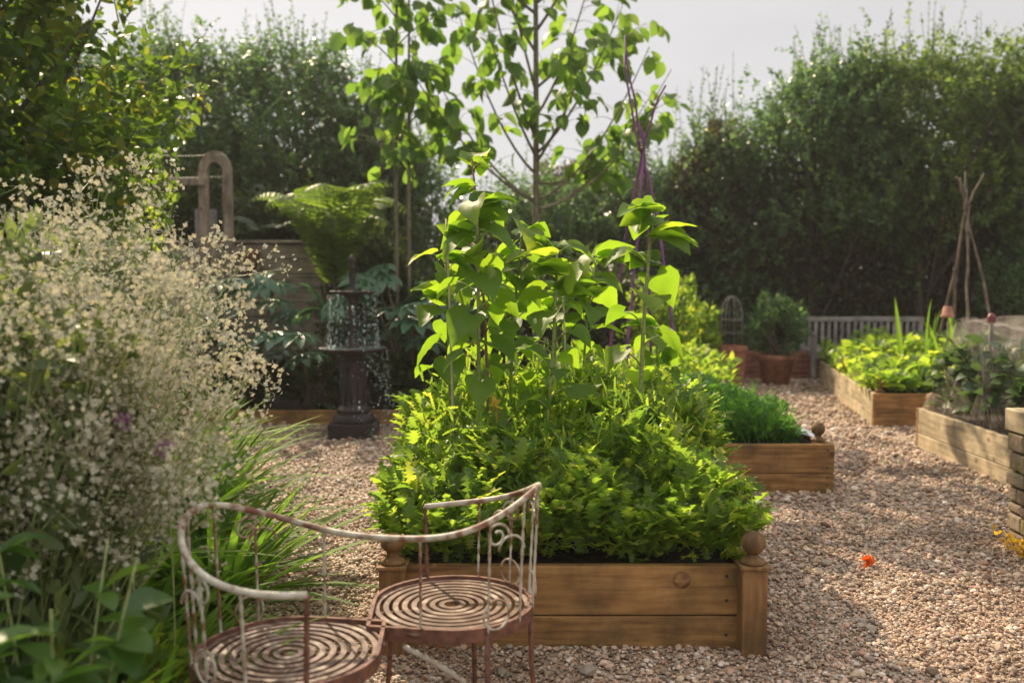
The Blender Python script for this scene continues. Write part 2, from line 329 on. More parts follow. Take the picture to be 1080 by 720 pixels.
# loose stones
def inpoly(x, y, poly):
    c = np.zeros(len(x), bool); n = len(poly)
    for i in range(n):
        x1, y1 = poly[i]; x2, y2 = poly[(i + 1) % n]
        k = ((y1 > y) != (y2 > y)) & (x < (x2 - x1) * (y - y1) / (y2 - y1 + 1e-12) + x1); c ^= k
    return c
BEDS = {'a': [(-.50, 3.72), (.98, 3.72), (.98, 5.7), (-.50, 5.7)], 'b': [(.72, 6.45), (2.22, 6.45), (2.22, 8.5), (.72, 8.5)],
        'c': [(.72, 9.25), (2.2, 9.25), (2.2, 11.4), (.72, 11.4)], 'd': [(3.58, 9.32), (5.1, 9.32), (5.75, 12.9), (4.2, 12.9)],
        'e': [(3.52, 5.9), (5.1, 5.9), (5.1, 8.2), (3.52, 8.2)], 'f': [(-4.6, 9.45), (.45, 9.45), (.45, 11.05), (-4.6, 11.05)]}
BORDER = [(-9, -2), (-1.25, -2), (-1.3, 3.6), (-1.75, 5.2), (-2.25, 7.2), (-2.6, 8.2), (-9, 8.2)]
ph = (1 + 5 ** .5) / 2
ICO = unit(np.array([(-1, ph, 0), (1, ph, 0), (-1, -ph, 0), (1, -ph, 0), (0, -1, ph), (0, 1, ph), (0, -1, -ph), (0, 1, -ph), (ph, 0, -1), (ph, 0, 1), (-ph, 0, -1), (-ph, 0, 1)]))
ICOF = np.array([(0, 11, 5), (0, 5, 1), (0, 1, 7), (0, 7, 10), (0, 10, 11), (1, 5, 9), (5, 11, 4), (11, 10, 2), (10, 7, 6), (7, 1, 8), (3, 9, 4), (3, 4, 2), (3, 2, 6), (3, 6, 8), (3, 8, 9), (4, 9, 5), (2, 4, 11), (6, 2, 10), (8, 6, 7), (9, 8, 1)])
def rot_frames(n):
    a = unit(rnd(n)); b = unit(np.cross(a, rnd(n))); return np.stack([a, b, np.cross(a, b)], -1)
m = MB()
for y0, y1, dens, sz in ((2.2, 4.2, 4300, .0076), (4.2, 6, 2900, .0090), (6, 8.5, 1500, .0115), (8.5, 13.6, 420, .017)):
    wmax = .60 * y1 + .4; N = int(dens * (y1 - y0) * 2 * wmax)
    x = rng.uniform(-wmax, wmax, N); y = rng.uniform(y0, y1, N)
    ok = (abs(x) < .6 * y + .3) & ~inpoly(x, y, [(a - .12 if a > -5 else a, b) for a, b in BORDER])
    for p in BEDS.values(): ok &= ~inpoly(x, y, p)
    x, y = x[ok], y[ok]; N = len(x)
    s = sz * rng.lognormal(0, .38, N); fr = np.stack([unit(np.stack([np.cos(t := rng.uniform(0, 6.28, N)), np.sin(t), rng.normal(0, .25, N)], -1))] * 1, -1)
    d = fr[:, :, 0]; n = unit(np.stack([rng.normal(0, .3, N), rng.normal(0, .3, N), np.ones(N)], -1)); X = unit(np.cross(d, n)); Z = np.cross(X, d)
    fr = np.stack([X * (s * rng.uniform(.6, .95, N))[:, None], d * s[:, None], Z * (s * rng.uniform(.4, .7, N))[:, None]], -1)
    m.inst((ICO, ICOF), fr, np.stack([x, y, .006 + s * .35 + rng.uniform(0, .005, N)], -1))
tag(m.build('gravel_stones', 'stones', smooth=False), 'loose tan, pink and grey pebbles covering the garden paths', 'gravel', kind='stuff')

# leaf litter and one orange flower
m = MB(); N = 130; y = rng.uniform(2.8, 9, N); x = rng.uniform(-.3, .55, N) * y
m.inst(OVAL, frames(np.c_[rnd(N, 2), np.zeros(N)], np.c_[rng.normal(0, .3, (N, 2)), np.ones(N)], rng.uniform(.015, .035, N)), np.c_[x, y, np.full(N, .026)])
tag(m.build('leaf_litter', 'litter'), 'small dry reddish leaves scattered over the gravel', 'fallen leaves', kind='stuff')
m = MB(); N = 34; dd = unit(rnd(N) + [0, 0, .6]); m.inst(OVAL, frames(dd, rnd(N), .042), np.tile([1.82, 4.76, .035], (N, 1)))
tag(m.build('fallen_flower', 'orange_petal', origin=(1.82, 4.76, .01)), 'small bright orange flower head lying alone on the gravel', 'flower')

# ------------------------------------------------------------------ raised beds
def board(name, p0, p1, z0, z1, th, mat, parent, label=None):
    p0, p1 = Vector((*p0, 0)), Vector((*p1, 0)); d = p1 - p0; L = d.length; mid = (p0 + p1) / 2; mid.z = (z0 + z1) / 2
    m = MB(); m.box((0, 0, 0), (L, th, z1 - z0)); o = m.build(name, mat, None, smooth=False, bevel=.006)
    o.parent = parent; o.location = mid - W[parent]; o.rotation_euler.z = math.atan2(d.y, d.x); W[o] = mid
    if label: o['label'] = label
    return o
def finial(loc, parent, r=.048, flat=False):
    x, y, z = loc; m = MB()
    prof = [(.001, 0), (.046, 0), (.05, .008), (.046, .018), (.03, .024), (.022, .034), (.024, .044)]
    zc = .04 + r * .9
    for a in np.linspace(-62, 90, 14): prof.append((max(.0005, r * math.cos(R(a))), zc + r * math.sin(R(a)) * (.8 if flat else 1)))
    m.lathe(prof, (x, y, z), 28); return m.build('finial', 'bed_post', parent, origin=(x, y, z))
def raised_bed(key, label, h=.34, split=.135, outer=(), fin=(), mats=('bed_wood',) * 4, soil=.29):
    c = BEDS[key]; cx = sum(p[0] for p in c) / 4; cy = sum(p[1] for p in c) / 4
    t = thing('raised_bed', (cx, cy, 0), label, 'raised bed', 'timber raised beds'); th = .045
    V = [Vector(p) for p in c]
    for i in range(4):
        a, b = V[i], V[(i + 1) % 4]; d = (b - a).normalized(); nrm = Vector((-d.y, d.x))
        e = 0 if i in (0, 2) else th + .002
        a2, b2 = a + d * e + nrm * th / 2, b - d * e + nrm * th / 2
        board('board', a2, b2, .002, split, th, M[mats[i]], t); board('board', a2, b2, split + .004, h, th, M[mats[i]], t)
    for i, p in enumerate(V):
        q = Vector((cx, cy)) - p; sx, sy = (1 if q.x > 0 else -1), (1 if q.y > 0 else -1)
        if i in outer:      # post proud of the boards at the corner
            px, py, ph_ = p.x + sx * .03, p.y - sy * .05, h + .012
            w = .1
        else:
            px, py, ph_ = p.x + sx * (th + .045), p.y + sy * (th + .045), h + .01; w = .08
        m = MB(); m.box((px, py, ph_ / 2 + .001), (w, w if i not in outer else .09, ph_)); po = m.build('post', 'bed_post', t, origin=(px, py, 0), smooth=False, bevel=.006)
        if i in outer: m = MB(); m.box((px, py, ph_ + .008), (w + .02, .11, .014)); m.build('cap', 'bed_post', po, smooth=False, bevel=.003)
        if i in fin: finial((px, py, ph_ + (.015 if i in outer else 0)), po, flat=(key == 'a' and i == 0))
    m = MB(); n = 24; ii, jj = np.meshgrid(np.linspace(.03, .97, n), np.linspace(.03, .97, n), indexing='ij')
    P = [np.array(p) for p in c]; q = ((1 - ii) * (1 - jj))[..., None] * P[0] + (ii * (1 - jj))[..., None] * P[1] + (ii * jj)[..., None] * P[2] + ((1 - ii) * jj)[..., None] * P[3]
    zz = soil + rng.uniform(-.012, .012, (n, n)); v = np.concatenate([q, zz[..., None]], -1).reshape(-1, 3)
    k = np.arange(n - 1); a, b = np.meshgrid(k, k, indexing='ij'); f = np.stack([a * n + b, (a + 1) * n + b, (a + 1) * n + b + 1, a * n + b + 1], -1).reshape(-1, 4)
    m.add(v, f); m.build('soil', 'soil', t); return t
bed1 = raised_bed('a', 'brown timber raised bed of salad leaves and sunflowers, nearest the camera', outer=(0, 1), fin=(0, 1))
# round cut knot standing proud on the front board
m = MB(); m.lathe([(.0005, .012), (.02, .011), (.03, .006), (.036, 0)], (0, 0, 0), 20)
kn = m.build('knot', 'bed_post', bed1, origin=(0, 0, 0)); kn.rotation_euler.x = R(90); kn.location = Vector((.68, 3.7185, .285)) - W[bed1]
raised_bed('b', 'orange-brown timber raised bed of green herbs right of the sunflowers', fin=(1, 2))
raised_bed('c', 'timber raised bed half hidden behind the herb bed, only its ball finial showing', fin=(1,), h=.33)
raised_bed('d', 'timber raised bed of lime green leaves in front of the slatted bench', fin=(0, 3), mats=('bed_wood', 'bed_wood', 'pale_or_sunlit_wood', 'pale_or_sunlit_wood'), h=.33)  # left and back boards coloured paler to paint in the sunlit side
raised_bed('e', 'timber raised bed under netting at right edge, left boards coloured as if sunlit', outer=(), fin=(3,), mats=('bed_wood', 'bed_wood', 'bed_wood', 'pale_or_sunlit_wood'), h=.35)  # same timber all round; sun on the left boards is put into their colour
for par, pts in (('b', [(2.17, 6.449, z) for z in (.06, .11, .18, .30)]), ('d', [(3.63, 9.319, z) for z in (.06, .11, .18, .29)]), ('a', [(-.47 + .12, 3.719, z) for z in (.06, .2, .3)] + [(.86, 3.719, z) for z in (.06, .2, .3)])):
    pr = [o for o in W if o.name.startswith('raised_bed') and o.type == 'EMPTY'][('a', 'b', 'c', 'd', 'e').index(par)]
    for q in pts:
        m = MB(); m.lathe([(.0005, .002), (.006, .002), (.007, 0)], (0, 0, 0), 10); o = m.build('screw', 'black', None, origin=(0, 0, 0)); o.parent = pr; o.rotation_euler.x = R(90); o.location = Vector(q) - W[pr]
# low edging of the back-left bed
t = thing('timber_edging', (-2, 9.45, 0), 'low timber edging board behind the black fountain', 'edging')
board('board', (-4.6, 9.45), (.45, 9.45), .002, .15, .05, M['bed_wood'], t); board('board', (.45, 9.48), (.45, 11.0), .002, .15, .05, M['bed_wood'], t)
sheet('planting_soil', [(-4.6, 9.48), (.42, 9.48), (.42, 11.09), (-4.6, 11.09)], .1, 'soil')

# ------------------------------------------------------------------ salad crop, big clump in bed 1
def crop_mass(name, label, cat, poly, hfun, N, T, mat, size, soil=.29, over=.06, up=.55, extra=None):
    P = np.array(poly); x0, y0 = P.min(0); x1, y1 = P.max(0); m = MB()
    x = rng.uniform(x0 + .03, x1 - .03, N); y = rng.uniform(y0 + .05, y1 - .03, N)
    k = inpoly(x, y, poly); x, y = x[k], y[k]; n = len(x)
    # rosette centres give clumps
    cxs = rng.uniform(x0, x1, 90); cys = rng.uniform(y0, y1, 90); j = np.argmin((x[:, None] - cxs) ** 2 + (y[:, None] - cys) ** 2, 1)
    dx, dy = x - cxs[j], y - cys[j]
    H = hfun(x, y) * (1 - 2.2 * (dx ** 2 + dy ** 2)) * (.88 + .24 * np.sin(j * 12.9))
    z = soil + H * rng.uniform(.05, 1, n) ** .6
    # spill over the edges
    ex = np.minimum(x - x0, x1 - x); ey = y - y0; sp = np.where(x - x0 < x1 - x, -1, 1)
    fx = np.clip(1 - ex / .22, 0, 1); fy = np.clip(1 - ey / .2, 0, 1); zf = np.clip((z - soil - .05) / .2, 0, 1)
    x = x + sp * fx * over * 1.4 * zf; y = y - fy * over * zf
    out = np.stack([dx * 3 + sp * fx * .8, dy * 3 - fy * .8, np.full(n, up)], -1) + rnd(n) * .45
    nrm = np.stack([-out[:, 0] * .5, -out[:, 1] * .5, np.ones(n)], -1) + rnd(n) * .5
    m.inst(T, frames(out, nrm, size * rng.lognormal(0, .25, n)), np.stack([x, y, z], -1))
    o = m.build(name, mat, origin=(float(P[:, 0].mean()), float(P[:, 1].mean()), soil)); return tag(o, label, cat, kind='stuff')
A = BEDS['a']
hA = lambda x, y: .34 + .26 * np.clip((y - 3.8) / .9, 0, 1) - .16 * np.clip((abs(x - .22) - .5) / .3, 0, 1) + .07 * np.sin(x * 9) * np.sin(y * 7) + .03 * np.sin(x * 23 + y * 17)
crop_mass('salad_leaves', 'dense bright green lobed salad leaves filling the nearest raised bed', 'salad crop', A, hA, 15000, LOBED, 'crop', .068, over=.07, up=1.3)
m = MB(); N = 2600; x = rng.uniform(-.45, .95, N); y = rng.uniform(4.1, 5.6, N)
z = .3 + (hA(x, y) + .12) * rng.uniform(.3, 1, N); 
m.inst(PINNA, frames(rnd(N) * .6 + [0, 0, 1], rnd(N), rng.uniform(.05, .10, N)), np.c_[x, y, z])
tag(m.build('feathery_herbs', 'crop', origin=(.22, 4.9, .3)), 'feathery light green herb tops standing among the sunflower stems', 'herbs', kind='stuff')
crop_mass('parsley', 'low bright green parsley and chives filling the herb bed', 'herbs', [(.77, 6.53), (2.02, 6.53), (2.1, 8.4), (.77, 8.4)], lambda x, y: .22 + .1 * np.clip((2.1 - x) / .5, 0, 1), 12000, LOBED, 'crop2', .045, over=.0, up=1.1)
m = MB(); N = 600; x = rng.uniform(.8, 2.0, N); y = rng.uniform(6.6, 8.3, N)
m.inst(STRAPS[1], frames(rnd(N) * .3 + [0, 0, 1], rnd(N), rng.uniform(.2, .36, N)), np.c_[x, y, np.full(N, .3)])
tag(m.build('chives', 'crop2', origin=(1.5, 7.4, .3)), 'thin upright chive blades among the parsley', 'chives', kind='stuff')
crop_mass('mixed_greens', 'mid green leaves in the half hidden bed behind the herbs', 'salad crop', BEDS['c'], lambda x, y: .35 + 0 * x, 2500, OVAL, 'crop', .09)
crop_mass('bean_leaves', 'lime green broad leaves filling the bed in front of the bench', 'vegetable crop', BEDS['d'], lambda x, y: .20 + .24 * np.clip((x - 3.9) / .9, 0, 1), 8500, OVATE, 'crop', .085, over=.05, up=.9)
crop_mass('brassicas', 'dark green brassica leaves growing under the net', 'vegetable crop', [(3.58, 5.95), (5.05, 5.95), (5.05, 8.1), (3.58, 8.1)], lambda x, y: .62 + 0 * x, 3000, OVATE, 'brassica', .11, over=0)
# white fleece sheet on the corner of the herb bed
m = MB(); n = 10; P = [(2.00, 6.60), (2.165, 6.62), (2.165, 7.9), (1.96, 7.9)]
a, b = np.meshgrid(np.linspace(0, 1, n), np.linspace(0, 1, n), indexing='ij'); q = ((1 - a) * (1 - b))[..., None] * np.array(P[0]) + (a * (1 - b))[..., None] * np.array(P[1]) + (a * b)[..., None] * np.array(P[2]) + ((1 - a) * b)[..., None] * np.array(P[3])
zz = .362 + .03 * (1 - a) + .012 * np.sin(b * 13 + a * 5); v = np.concatenate([q, zz[..., None]], -1).reshape(-1, 3)
ii, jj = np.meshgrid(np.arange(n - 1), np.arange(n - 1), indexing='ij'); f = np.stack([ii * n + jj, (ii + 1) * n + jj, (ii + 1) * n + jj + 1, ii * n + jj + 1], -1).reshape(-1, 4)
m.add(v, f); o = m.build('fleece_sheet', 'fleece', origin=(2.08, 7.2, .35)); so = o.modifiers.new('solid', 'SOLIDIFY'); so.thickness = .012
tag(o, 'folded white fleece lying along the edge of the herb bed', 'fleece')

# ------------------------------------------------------------------ sunflowers
def curve(p0, p1, bend=(0, 0, 0), n=8):
    p0, p1, bend = map(lambda a: np.array(a, float), (p0, p1, bend)); t = np.linspace(0, 1, n)[:, None]
    return p0 + (p1 - p0) * t + bend * 4 * t * (1 - t)
def sunflower(base, top, label, nleaf=12, size=.15, r=.010, red=False, cat='sunflower', leafy=.35, crown=6, T=HEART):
    nleaf = int(nleaf * 1.2); crown += 4; size *= .86; top = (top[0], top[1], top[2] - .04); leafy = max(leafy, .42); base = np.array((*base, .285)); top = np.array(top); t = thing('sunflower_plant', base, label, cat, 'sunflower plants in the nearest bed')
    C = curve(base, top, (*rng.normal(0, .02, 2), 0), 14); m = MB(); m.tube(C, np.linspace(r, r * .55, 14), 7); H = top[2] - base[2]
    L = MB(); P, D, Nn, S = [], [], [], []; az = rng.uniform(0, 6)
    for i in range(nleaf):
        f = leafy + (1 - leafy) * (i + .5) / nleaf; k = f * 13; p = C[int(k)] + (C[min(13, int(k) + 1)] - C[int(k)]) * (k - int(k)); az += 2.4
        pl = size * rng.uniform(.4, .95) * (1.15 - .5 * f); o = np.array([math.cos(az), math.sin(az), .55]); e = p + o * pl
        m.tube(curve(p, e, (0, 0, .15 * pl), 5), np.linspace(.0048, .003, 5), 5)
        s = size * rng.uniform(.6, 1.1) * (.75 + .4 * f); P.append(e); D.append([o[0], o[1], rng.uniform(-.65, .25)]); Nn.append([o[0] * .3, o[1] * .3, 1]); S.append(s)
    for i in range(crown):
        az += 2.1; el = rng.uniform(-.35, .75); o = np.array([math.cos(az), math.sin(az), el]); P.append(C[-1 - (i % 3)] + unit(o) * rng.uniform(.01, .05)); D.append(o); Nn.append([-o[0], -o[1], .8]); S.append(size * rng.uniform(.75, 1.12))
    L.inst(T, frames(D, np.array(Nn) + rnd(len(P)) * .38, S), np.array(P))
    m.build('stem', 'stem_red' if red else 'stem', t); L.build('foliage', 'sunleaf', t); return t
g = sunflower
g((.62, 4.5), (.665, 4.5, 1.83), 'tall sunflower plant standing alone at the right with a thick green stem', 8, .2, .014, leafy=.3, crown=9)
g((-.12, 4.55), (-.19, 4.55, 2.08), 'tallest sunflower plant, with a bare reddish upper stem and small top leaves', 9, .16, .009, True, leafy=.45, crown=6)
g((-.16, 4.35), (-.16, 4.35, 1.86), 'sunflower plant left of centre with a broad leafy head on a straight stem', 12, .19, .012, crown=7)
g((.0, 4.7), (.05, 4.7, 1.75), 'sunflower plant with a leaning pale stem, second left of the middle', 12, .18, .010, crown=6)
g((.1, 4.4), (.21, 4.45, 1.66), 'sunflower plant in the middle leaning right with drooping leaves', 13, .19, .011, crown=7)
g((.42, 5.2), (.46, 5.2, 1.62), 'shorter sunflower plant behind the lone tall one, in the right half', 12, .18, .009, crown=6)
g((.82, 5.3), (.80, 5.3, 1.25), 'low sunflower plant at the back right corner of the nearest bed', 10, .16, .009, crown=5)
g((-.3, 4.75), (-.33, 4.75, 1.62), 'leftmost sunflower plant, beside the pale bamboo cane', 12, .18, .010, crown=6)
g((.22, 5.3), (.26, 5.3, 1.55), 'sunflower plant at the back, between the middle pair and the lone tall one', 12, .17, .009, crown=6)
g((.02, 5.1), (-.04, 5.1, 1.5), 'short bushy sunflower plant behind the left stems', 12, .17, .009, crown=6)
# yellowing leaves
for (x, y, z, lb) in ((-.075, 4.2, .93, 'yellow orange nasturtium bloom low among the sunflower stems'),):
    m = MB(); N = 9; m.inst(OVAL, frames(unit(rnd(N) + [0, -.4, .6]), rnd(N), .04), np.tile([x, y, z], (N, 1))); m.tube(curve((x, y, .3), (x, y, z), (.02, 0, 0), 6), .003, 5)
    tag(m.build('yellow_flower', 'yellow_leaf', origin=(x, y, .3)), lb, 'flower')
def cane(x, y, z0, tx, ty, z1, label, r=.006, mat='cane', name='bamboo_cane', grp='bamboo canes among the sunflowers', cat='cane'):
    m = MB(); m.tube(curve((x, y, z0), (tx, ty, z1), (.006, 0, 0), 8), np.linspace(r, r * .85, 8), 7)
    return tag(m.build(name, mat, origin=(x, y, z0)), label, cat, grp)
cane(-.27, 4.42, .28, -.305, 4.42, 1.76, 'pale bamboo cane at the left of the sunflowers, tip bare')
cane(.30, 4.95, .28, .26, 4.95, 1.5, 'pale bamboo cane in the middle behind the sunflower stems')

# ------------------------------------------------------------------ conversation seat (S-shaped, two facing seats)
A0, B0 = np.array([-.635, 2.63]), np.array([-.195, 3.03]); C0 = (A0 + B0) / 2
seat = thing('garden_love_seat', (C0[0], C0[1], 0), 'rusty S-shaped iron love seat with flaking white paint and round ringed seats', 'seat')
Rr = .27; zs = .42
def S_half(r, a0=-67, a1=-262, n=26):
    th = np.radians(np.linspace(a0, a1, n)); return np.stack([A0[0] + r * np.cos(th), A0[1] + r * np.sin(th)], -1)
h1 = S_half(Rr)
mir = lambda P: 2 * C0 - P[::-1]
def smooth(P, k=3):
    for _ in range(k): Q = P.copy(); Q[1:-1] = .25 * P[:-2] + .5 * P[1:-1] + .25 * P[2:]; P = Q
    return P
def resample(P, n):
    s = np.concatenate([[0], np.cumsum(np.linalg.norm(np.diff(P, axis=0), axis=1))]); t = np.linspace(0, s[-1], n)
    return np.stack([np.interp(t, s, P[:, i]) for i in range(P.shape[1])], -1)
plan = smooth(resample(np.concatenate([h1, [C0], mir(h1)]), 90), 6); u = np.linspace(0, 1, 90)
def rz(t): t = t if t <= .5 else 1 - t; return .685 + .135 * math.exp(-((t - .25) / .12) ** 2) + .02 * min(1, t * 2)
zr = np.array([rz(t) for t in u]); rail = np.c_[plan + (plan - np.where(u[:, None] < .5, A0, B0)) * .06 * (1 - np.exp(-((u[:, None] - .5) / .1) ** 2)), zr]
m = MB(); m.tube(rail, .0098, 10); m.build('top_rail', 'paint', seat)
# figure-eight seat frame: two loops crossing at the middle
for (c, sgn) in ((A0, 1), (B0, -1)):
    d = unit((C0 - c)[None])[0]; a0 = math.degrees(math.atan2(d[1], d[0]))
    th = np.radians(np.linspace(a0 + 52, a0 + 308, 50)); loop = np.stack([c[0] + .262 * np.cos(th), c[1] + .262 * np.sin(th)], -1)
    lp = smooth(resample(np.concatenate([[C0 + d * .03], loop, [C0 + d * .03]]), 80), 5)
    s_ = MB()
    T = np.gradient(lp, axis=0); T = unit(T); Nn = np.stack([-T[:, 1], T[:, 0]], -1); k = len(lp); hw, hz = .006, .021
    v = np.concatenate([np.c_[lp + Nn * a * hw, np.full(k, zs + b * hz)] for a, b in ((-1, -1), (1, -1), (1, 1), (-1, 1))])
    i = np.arange(k - 1); f = np.concatenate([np.stack([a * k + i, b * k + i, b * k + i + 1, a * k + i + 1], -1) for a, b in ((0, 1), (1, 2), (2, 3), (3, 0))])
    s_.add(v, f)
    so = s_.build('seat', 'rust', seat, smooth=False)
    r_ = MB()
    for q in np.arange(.035, .246, .030):
        th = np.linspace(0, 2 * PI, 48, endpoint=False); n = 48; v = []
        for rr, zz in ((q - .0085, -.004), (q + .0085, -.004), (q + .0085, .004), (q - .0085, .004)): v.append(np.stack([c[0] + rr * np.cos(th), c[1] + rr * np.sin(th), np.full(n, zs + zz + .006)], -1))
        i = np.arange(n); j = (i + 1) % n; f = np.concatenate([np.stack([a * n + i, a * n + j, b * n + j, b * n + i], -1) for a, b in ((0, 1), (1, 2), (2, 3), (3, 0))]); r_.add(np.concatenate(v), f)
    # slats closing the neck towards the waist
    for q in (.245, .27):
        th = np.radians(np.linspace(a0 - 30, a0 + 30, 12)) ; P = np.stack([c[0] + q * np.cos(th), c[1] + q * np.sin(th)], -1)
        r_.tube(np.c_[P, np.full(12, zs + .004)], .006, 6)
    r_.build('seat_ring', 'seat', so, smooth=False)
    b_ = MB()
    for a in (a0 + 90, a0 + 210, a0 - 30 + 360): 
        e = np.array([math.cos(R(a)), math.sin(R(a))]); b_.tube([(*(c - e * .0), zs - .006), (*(c + e * .26), zs - .006)], .006, 6)
    b_.build('cross_bar', 'rust', so)
    # legs
    for a in (a0 + 75, a0 + 150, a0 + 215, a0 + 285):
        e = np.array([math.cos(R(a)), math.sin(R(a))]); p = c + e * .262; m = MB()
        m.tube([(*p, zs), (*(p + e * .004), .2), (*(p + e * .02), .04), (*(p + e * .035), .004)], [.009, .0085, .008, .01], 8); m.build('leg', 'rust', seat)
for P0, P1 in (((-.33, 2.80, .38), (.02, 2.62 + .25, .10)), ((-.49, 2.86, .38), (-.84, 2.79, .10))):
    m = MB(); m.tube(curve(P0, P1, (0, 0, .02), 8), .0085, 7); m.build('stretcher', 'paint', seat)
# twisted spindles round the backs
def twisted(p, q, r=.0055, n=26):
    P = curve(p, q, (0, 0, 0), n); t = np.linspace(0, 14 * PI, n); m = MB(); m.tube(P, r * (1 + .28 * np.sin(np.arange(n) * 1.9)), 6); return m
for t in (0, .07, .125, .18, .235, .29, .345, .43, .57, .655, .71, .765, .82, .875, .93, 1):
    k = int(t * 89); top = rail[k]; c = A0 if t < .5 else B0; d = unit((top[:2] - c)[None])[0]; bot = c + d * .262 if abs(t - .5) > .12 else top[:2]
    twisted((*bot, zs), top, .0075 if t in (0, 1) else .0048).build('spindle', 'rust' if t in (0, 1) else 'paint', seat)
def scroll(c3, ex, r0, r1, turns, n=30, rad=.004, flip=1):
    th = np.linspace(0, turns * 2 * PI, n); rr = np.linspace(r0, r1, n); c3 = np.array(c3); ex = np.array(ex); ez = np.array([0, 0, 1.])
    P = c3 + rr[:, None] * (np.cos(th)[:, None] * ex * flip + np.sin(th)[:, None] * ez); m = MB(); m.tube(P, rad, 6); return m
for t in (.13, .33, .67, .80, .87):
    k = int(t * 89); c = A0 if t < .5 else B0; top = rail[k]; d = unit((top[:2] - c)[None])[0]; tg = unit((rail[k + 2] - rail[k - 2])[None, :2])[0]; p = c + d * .268
    scroll((*p, zs + .055), (*tg, 0), .045, .045, 1.0).build('scroll', 'paint', seat)
    scroll((*(c + d * .275), top[2] - .06), (*tg, 0), .042, .012, 1.35).build('scroll', 'paint', seat)
    scroll((*(c + d * .275 + tg * .05), top[2] - .11), (*tg, 0), .045, .045, .5, flip=-1).build('scroll', 'paint', seat)

# ------------------------------------------------------------------ fountain
fx, fy = -1.47, 8.75
ft = thing('fountain', (fx, fy, 0), 'black cast iron two-tier garden fountain with water falling from its bowls', 'fountain')
m = MB(); m.box((fx, fy, .075), (.42, .42, .14)); m.build('base', 'iron', ft, smooth=False, bevel=.01)
m = MB(); m.lathe([(.19, .147), (.195, .17), (.185, .2), (.16, .215), (.15, .235), (.165, .25), (.16, .27), (.13, .285), (.12, .31), (.115, .5), (.12, .64), (.135, .70), (.115, .73), (.1, .74), (.13, .765), (.2, .785), (.3, .81), (.315, .83), (.30, .835), (.27, .815), (.02, .80)], (fx, fy, 0), 40); m.build('pedestal', 'iron', ft)
fl = MB()
for i in range(12):
    a = i * PI / 6; fl.tube([(fx + .118 * math.cos(a), fy + .118 * math.sin(a), .31), (fx + .114 * math.cos(a), fy + .114 * math.sin(a), .66)], .011, 6)
fl.build('fluting', 'iron', ft)
m = MB(); m.lathe([(.06, .795), (.065, .83), (.045, .86), (.04, .95), (.055, 1.03), (.06, 1.07), (.04, 1.12), (.035, 1.25), (.05, 1.29), (.09, 1.31), (.19, 1.335), (.212, 1.35), (.2, 1.357), (.17, 1.34), (.02, 1.335)], (fx, fy, 0), 36); m.build('upper_bowl', 'iron', ft)
m = MB(); m.lathe([(.045, 1.33), (.04, 1.37), (.026, 1.39), (.03, 1.45), (.034, 1.5), (.026, 1.56), (.036, 1.575), (.022, 1.59), (.028, 1.61), (.034, 1.635), (.026, 1.66), (.008, 1.685), (.001, 1.69)], (fx, fy, 0), 24); m.build('finial', 'iron', ft)
m = MB(); m.lathe([(.001, .832), (.298, .832), (.31, .828)], (fx, fy, 0), 40); m.build('water_surface', 'water', ft); m = MB(); m.lathe([(.001, 1.353), (.195, 1.353), (.21, 1.345)], (fx, fy, 0), 36); m.build('water_surface', 'water', ft)
m = MB()
def drops(n, r, zt, zb, a0, a1, sz, spread=.012):
    k = rng.integers(0, 26, n); a = a0 + (a1 - a0) * (k + rng.uniform(0, .5, n)) / 26; f = rng.uniform(0, 1, n) ** .8; z = zt - (zt - zb) * f
    rr = r + .03 * f + rng.normal(0, spread, n) * f; s = sz * rng.lognormal(0, .35, n)
    fr = np.zeros((n, 3, 3)); fr[:, 0, 0] = s; fr[:, 1, 1] = s; fr[:, 2, 2] = s * rng.uniform(1.2, 3.0, n)
    m.inst((ICO, ICOF), fr, np.stack([fx + rr * np.cos(a), fy + rr * np.sin(a), z], -1))
drops(380, .205, 1.345, .84, 0, 2 * PI, .0036); drops(220, .315, .825, .03, -1.3, 1.0, .0034, .03); drops(40, .315, .825, .03, 1.0, 5, .003, .03)
tag(m.build('falling_water', 'drops', ft), kind='stuff')

# ------------------------------------------------------------------ foliage generators
def shrub(name, loc, size, label, cat='shrub', group=None, N=2500, T=OVAL, mat='shadeleaf', ls=.06, stems=9, up=.4, lean=(0, 0), sm='bark', hollow=.45):
    x, y, z = loc; rx, ry, h = size; t = thing(name, loc, label, cat, group)
    K = 26; cd = unit(rnd(K) * [1, 1, .8] + [0, 0, .25]); cr = rng.uniform(hollow, .9, K)
    cc = np.stack([cd[:, 0] * rx * cr, cd[:, 1] * ry * cr, h * .5 + cd[:, 2] * h * .48 * cr], -1)
    j = rng.integers(0, K, N); rad = rng.uniform(.22, .40, K)[j][:, None]
    p = cc[j] + unit(rnd(N)) * rng.uniform(.3, 1, N)[:, None] ** .5 * rad * [rx, ry, h * .6]
    p[:, 2] = np.clip(p[:, 2], .03, None); p[:, 0] += lean[0] * p[:, 2]; p[:, 1] += lean[1] * p[:, 2]
    d = unit(p - [0, 0, h * .35]) + rnd(N) * .5 + [0, 0, up - .3]; n = rnd(N) * .6 + [0, 0, 1]
    m = MB(); m.inst(T, frames(d, n, ls * rng.lognormal(0, .25, N)), p + np.array(loc)); 
    s = MB()
    for i in range(stems):
        e = cc[i % K] * .95; s.tube(curve(np.array(loc) + [*rng.normal(0, rx * .08, 2), -.02], np.array(loc) + e, (0, 0, .1 * h), 7), np.linspace(.012 + .006 * h, .004, 7), 6)
    s.build('stem', sm, t); m.build('foliage', mat, t); return t
